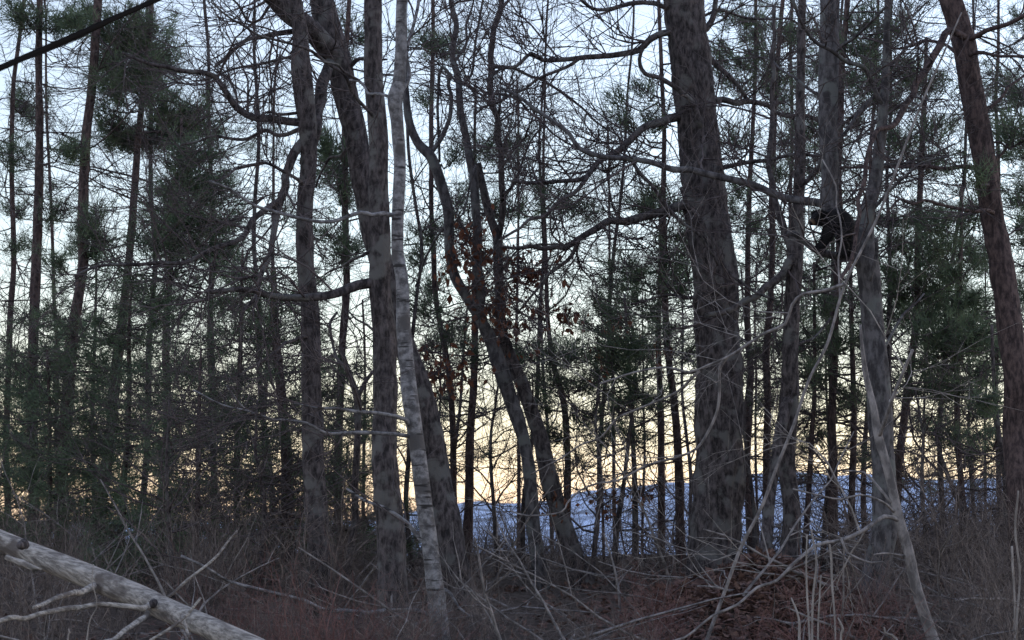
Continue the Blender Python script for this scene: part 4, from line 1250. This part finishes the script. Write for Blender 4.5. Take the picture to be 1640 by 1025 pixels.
# ------------------------------------------------------------------ dry stalks
for k, (L, Y, lab) in enumerate((
        ([(1630, 788, 4), (1629, 850, 5), (1630, 920, 5), (1628, 1010, 5)], 11.0, 'tallest dry pale stalk, standing alone by the frame edge under the leaning pine'),
        ([(1620, 872, 5), (1622, 900, 5.5), (1624, 960, 4), (1626, 1020, 5)], 11.2, 'shorter broken stalk right beside the tallest dry stalk'),
        ([(1328, 868, 4), (1330, 900, 5.5), (1334, 935, 5), (1338, 1010, 4)], 11.0, 'stubby pale broken stalk under the dead sapling branch'),
        ([(1303, 848, 3.5), (1305, 900, 4.5), (1304, 960, 5), (1304, 1025, 5)], 10.6, 'straight pale stalk left of the bear tree foot'),
        ([(1317, 922, 3.5), (1314, 955, 4), (1310, 1020, 4)], 11.0, 'short pale stalk between two taller stalks left of the bear tree'),
        ([(1294, 860, 3), (1292, 930, 4), (1296, 1025, 4.5)], 10.5, 'thin stalk leaning slightly against the straight stalk left of the bear tree'),
        ([(1272, 960, 3), (1276, 990, 5), (1280, 1030, 6)], 10.2, 'short thick pale stalk above the red brown leaf mound'),
        ([(1343, 985, 3), (1345, 1005, 5), (1346, 1030, 5)], 10.2, 'stub of a pale stalk at the bottom edge before the bear tree'),
        ([(148, 903, 2.5), (149, 930, 2.5), (147, 970, 3), (146, 1020, 3)], 9.0, 'thin pale stalk standing before the bleached log'),
        ([(112, 1005, 3), (113, 1020, 3.5), (113, 1040, 4)], 9.0, 'short stub of a stalk under the bleached log'),
        ([(1415, 1003, 3), (1422, 1012, 5), (1436, 1030, 6)], 10.2, 'tilted pale stick poking up right of the bear tree foot'))):
    pts = []
    for q in L:
        p, s = unproj(q[0], q[1], Y)
        pts.append([*(p + r9.normal(0, .008, 3)), q[2] * .36 * s])
    p = np.array(pts[-1])
    g = float(ground_z(p[0], p[1]))
    if p[2] > g - .05:
        pts.append([p[0], p[1], g - .06, p[3]])
    P = np.array(pts)
    base = np.array([P[-1, 0], P[-1, 1], g])
    P[:, :3] -= base
    me, _ = log_mesh('dry_stalk', P, 7, .03, .12, 5, .06, 0, r9)
    o = link('dry_stalk', me, M['straw'])
    o.location = base
    tag(o, lab, 'stalk', 'dry stalks in the undergrowth')

# ------------------------------------------------------------------ undergrowth, litter, far brush


def stems_to_obj(name, lab, mat, batches, cat='undergrowth'):
    V, F, o = [], [], 0
    for p, rad in batches:
        v, f = strands(p, rad, 3)
        V.append(v)
        F.append(f + o)
        o += len(v)
    ob = link(name, mesh_np(name, np.vstack(V), np.vstack(F), True), mat, kind='stuff')
    ob['label'] = lab
    ob['category'] = cat
    return ob


def thicket(n, px_rng, Yr, prof, r, tilt=.35, rad=(.003, .006), lean=0., sub=(5, 3)):
    nc = max(6, n // 16)
    cpx, cY, ch = r.uniform(*px_rng, nc), r.uniform(*Yr, nc), r.normal(0, 32, nc)
    ci = r.integers(0, nc, n)
    px = np.clip(cpx[ci] + r.normal(0, 26, n), *px_rng)
    Y = np.clip(cY[ci] + r.normal(0, .35, n), *Yr)
    top = np.interp(px, *prof) + ch[ci] + r.normal(0, 16, n)
    X = (px - 820) / FPX * Y
    g = ground_z(X, Y)
    h = 1.6 - (top - 830) / FPX * Y - g
    h = np.clip(h, .15, 3.2) * r.uniform(.45, 1.0, n)
    pos = np.stack([X, Y, g - .03], 1)
    up = unit(np.stack([r.normal(lean, tilt, n), r.normal(0, tilt, n), np.ones(n)], 1))
    A, ra = shoot(pos, up, r.uniform(*rad, n) * (.7 + .4 * h), h * 1.08, (0, 8), .05, .16, r, 7)
    p2, t2, r2 = along(A, ra, sub[0], .2, 1, r)
    B, rb = shoot(p2, t2, np.minimum(r2 * .75, .004), r.uniform(.12, .45, len(p2)), (30, 75), .06, .22, r, 4)
    p3, t3, r3 = along(B, rb, sub[1], .2, 1, r)
    C, rc = shoot(p3, t3, np.minimum(r3 * .9, .0028), r.uniform(.06, .2, len(p3)), (25, 65), .03, .2, r, 2)
    return [(A, ra), (B, rb), (C, rc)]


ru = np.random.default_rng(77)
PROF = ([-100, 0, 250, 470, 560, 640, 760, 900, 1000, 1100, 1250, 1400, 1470, 1560, 1640, 1800],
        [800, 810, 820, 840, 860, 880, 880, 905, 915, 930, 925, 890, 840, 800, 790, 780])
stems_to_obj('undergrowth', 'tangle of thin grey brown leafless brush on the forest floor', M['brush'],
             thicket(1050, (-220, 1860), (12.5, 24), PROF, ru) + thicket(260, (-60, 1020), (10, 13), ([-100, 1700], [945, 965]), ru, tilt=.7) + thicket(160, (1400, 1720), (10, 13), ([-100, 1700], [900, 900]), ru, tilt=.6) + thicket(950, (-220, 1860), (18, 27), ([-100, 500, 900, 1200, 1700], [830, 845, 862, 850, 800]), ru, rad=(.004, .008), tilt=.6) + thicket(160, (-60, 560), (14, 24), PROF, ru) + thicket(350, (1380, 1720), (13, 22), PROF, ru))
stems_to_obj('sapling_tangle', 'tall tangle of leafless saplings crowding between the trunks', M['brush'],
             thicket(130, (-60, 600), (14, 21), ([-100, 600], [700, 780]), ru, rad=(.006, .010), sub=(8, 4), tilt=.3)
             + thicket(40, (600, 1300), (17, 24), ([600, 1300], [820, 790]), ru, rad=(.006, .010), sub=(8, 4), tilt=.3)
             + thicket(90, (1300, 1720), (15, 22), ([1300, 1720], [740, 700]), ru, rad=(.006, .010), sub=(8, 4), tilt=.3))
ns = 190
spx, sY = ru.uniform(-60, 1700, ns), ru.uniform(10.5, 21, ns)
sX = (spx - 820) / FPX * sY
spos = np.stack([sX, sY, ground_z(sX, sY) + ru.uniform(0, .12, ns)], 1)
sdir_ = unit(np.stack([ru.normal(0, 1, ns), ru.normal(0, .5, ns), np.abs(ru.normal(.12, .3, ns))], 1))
A, ra = shoot(spos, sdir_, ru.uniform(.005, .017, ns), ru.uniform(.4, 1.9, ns), (0, 10), -.02, .10, ru, 8)
p2, t2, r2 = along(A, ra, 3, .2, .95, ru)
B, rb = shoot(p2, t2, r2 * .7, ru.uniform(.15, .6, len(p2)), (30, 60), .02, .15, ru, 4)
stems_to_obj('fallen_sticks', 'scattered fallen dead sticks lying through the brush', M['dead'], [(A, ra), (B, rb)], cat='sticks')
M['bramble'] = bark_mat('red_bramble', (0.1020, 0.0510, 0.0493), (0.2040, 0.1122, 0.1020), scale=(3, 3, 3), bump=0)
stems_to_obj('brambles', 'low reddish bramble canes around the bleached log and the leaf mound', M['bramble'],
             thicket(110, (300, 640), (10, 14), ([0, 1700], [900, 900]), ru, tilt=.9) + thicket(110, (1040, 1480), (10.5, 14), ([0, 1700], [930, 930]), ru, tilt=.9))
stems_to_obj('far_brush', 'sparse dark brush standing before the snowy hill', M['brush'],
             thicket(330, (-220, 1900), (26, 41), ([-100, 500, 700, 1700], [760, 790, 825, 790]), ru, rad=(.006, .012), tilt=.5))

# brush along the snowy ridge
n = 420
X = ru.uniform(-30, 34, n)
Yb = ru.uniform(60, 103, n)
pos = np.stack([X, Yb, hill_z(X, Yb) - .05], 1)
h = ru.uniform(.2, .8, n)
A, ra = shoot(pos, unit(np.stack([ru.normal(0, .4, n), ru.normal(0, .4, n), np.ones(n)], 1)), np.full(n, .018), h, (0, 20), .02, .2, ru, 4)
p2, t2, r2 = along(A, ra, 5, .1, 1, ru)
B, rb = shoot(p2, t2, np.full(len(p2), .010), ru.uniform(.1, .4, len(p2)), (20, 80), .02, .2, ru, 3)
stems_to_obj('ridge_brush', 'tiny dark bushes scattered over the snowy ridge', M['brush'], [(A, ra), (B, rb)])

# fallen leaves
n = 13000
px = ru.uniform(-80, 1720, n)
Yl = 9.5 + 12 * ru.random(n) ** 1.3
X = (px - 820) / FPX * Yl
X[:8000] = ru.normal(1.8, .48, 8000)
Yl[:8000] = ru.normal(13.2, 1.1, 8000)
p = np.stack([X, Yl, ground_z(X, Yl) + ru.uniform(.0, .07, n)], 1)
v, f = leaf_geo(p, ru.uniform(.04, .09, n), ru, flat=True)
ob = link('fallen_leaves', mesh_np('fallen_leaves', v, f), M['litter'], kind='stuff')
ob['label'] = 'red brown fallen leaves covering the forest floor'
ob['category'] = 'leaves'
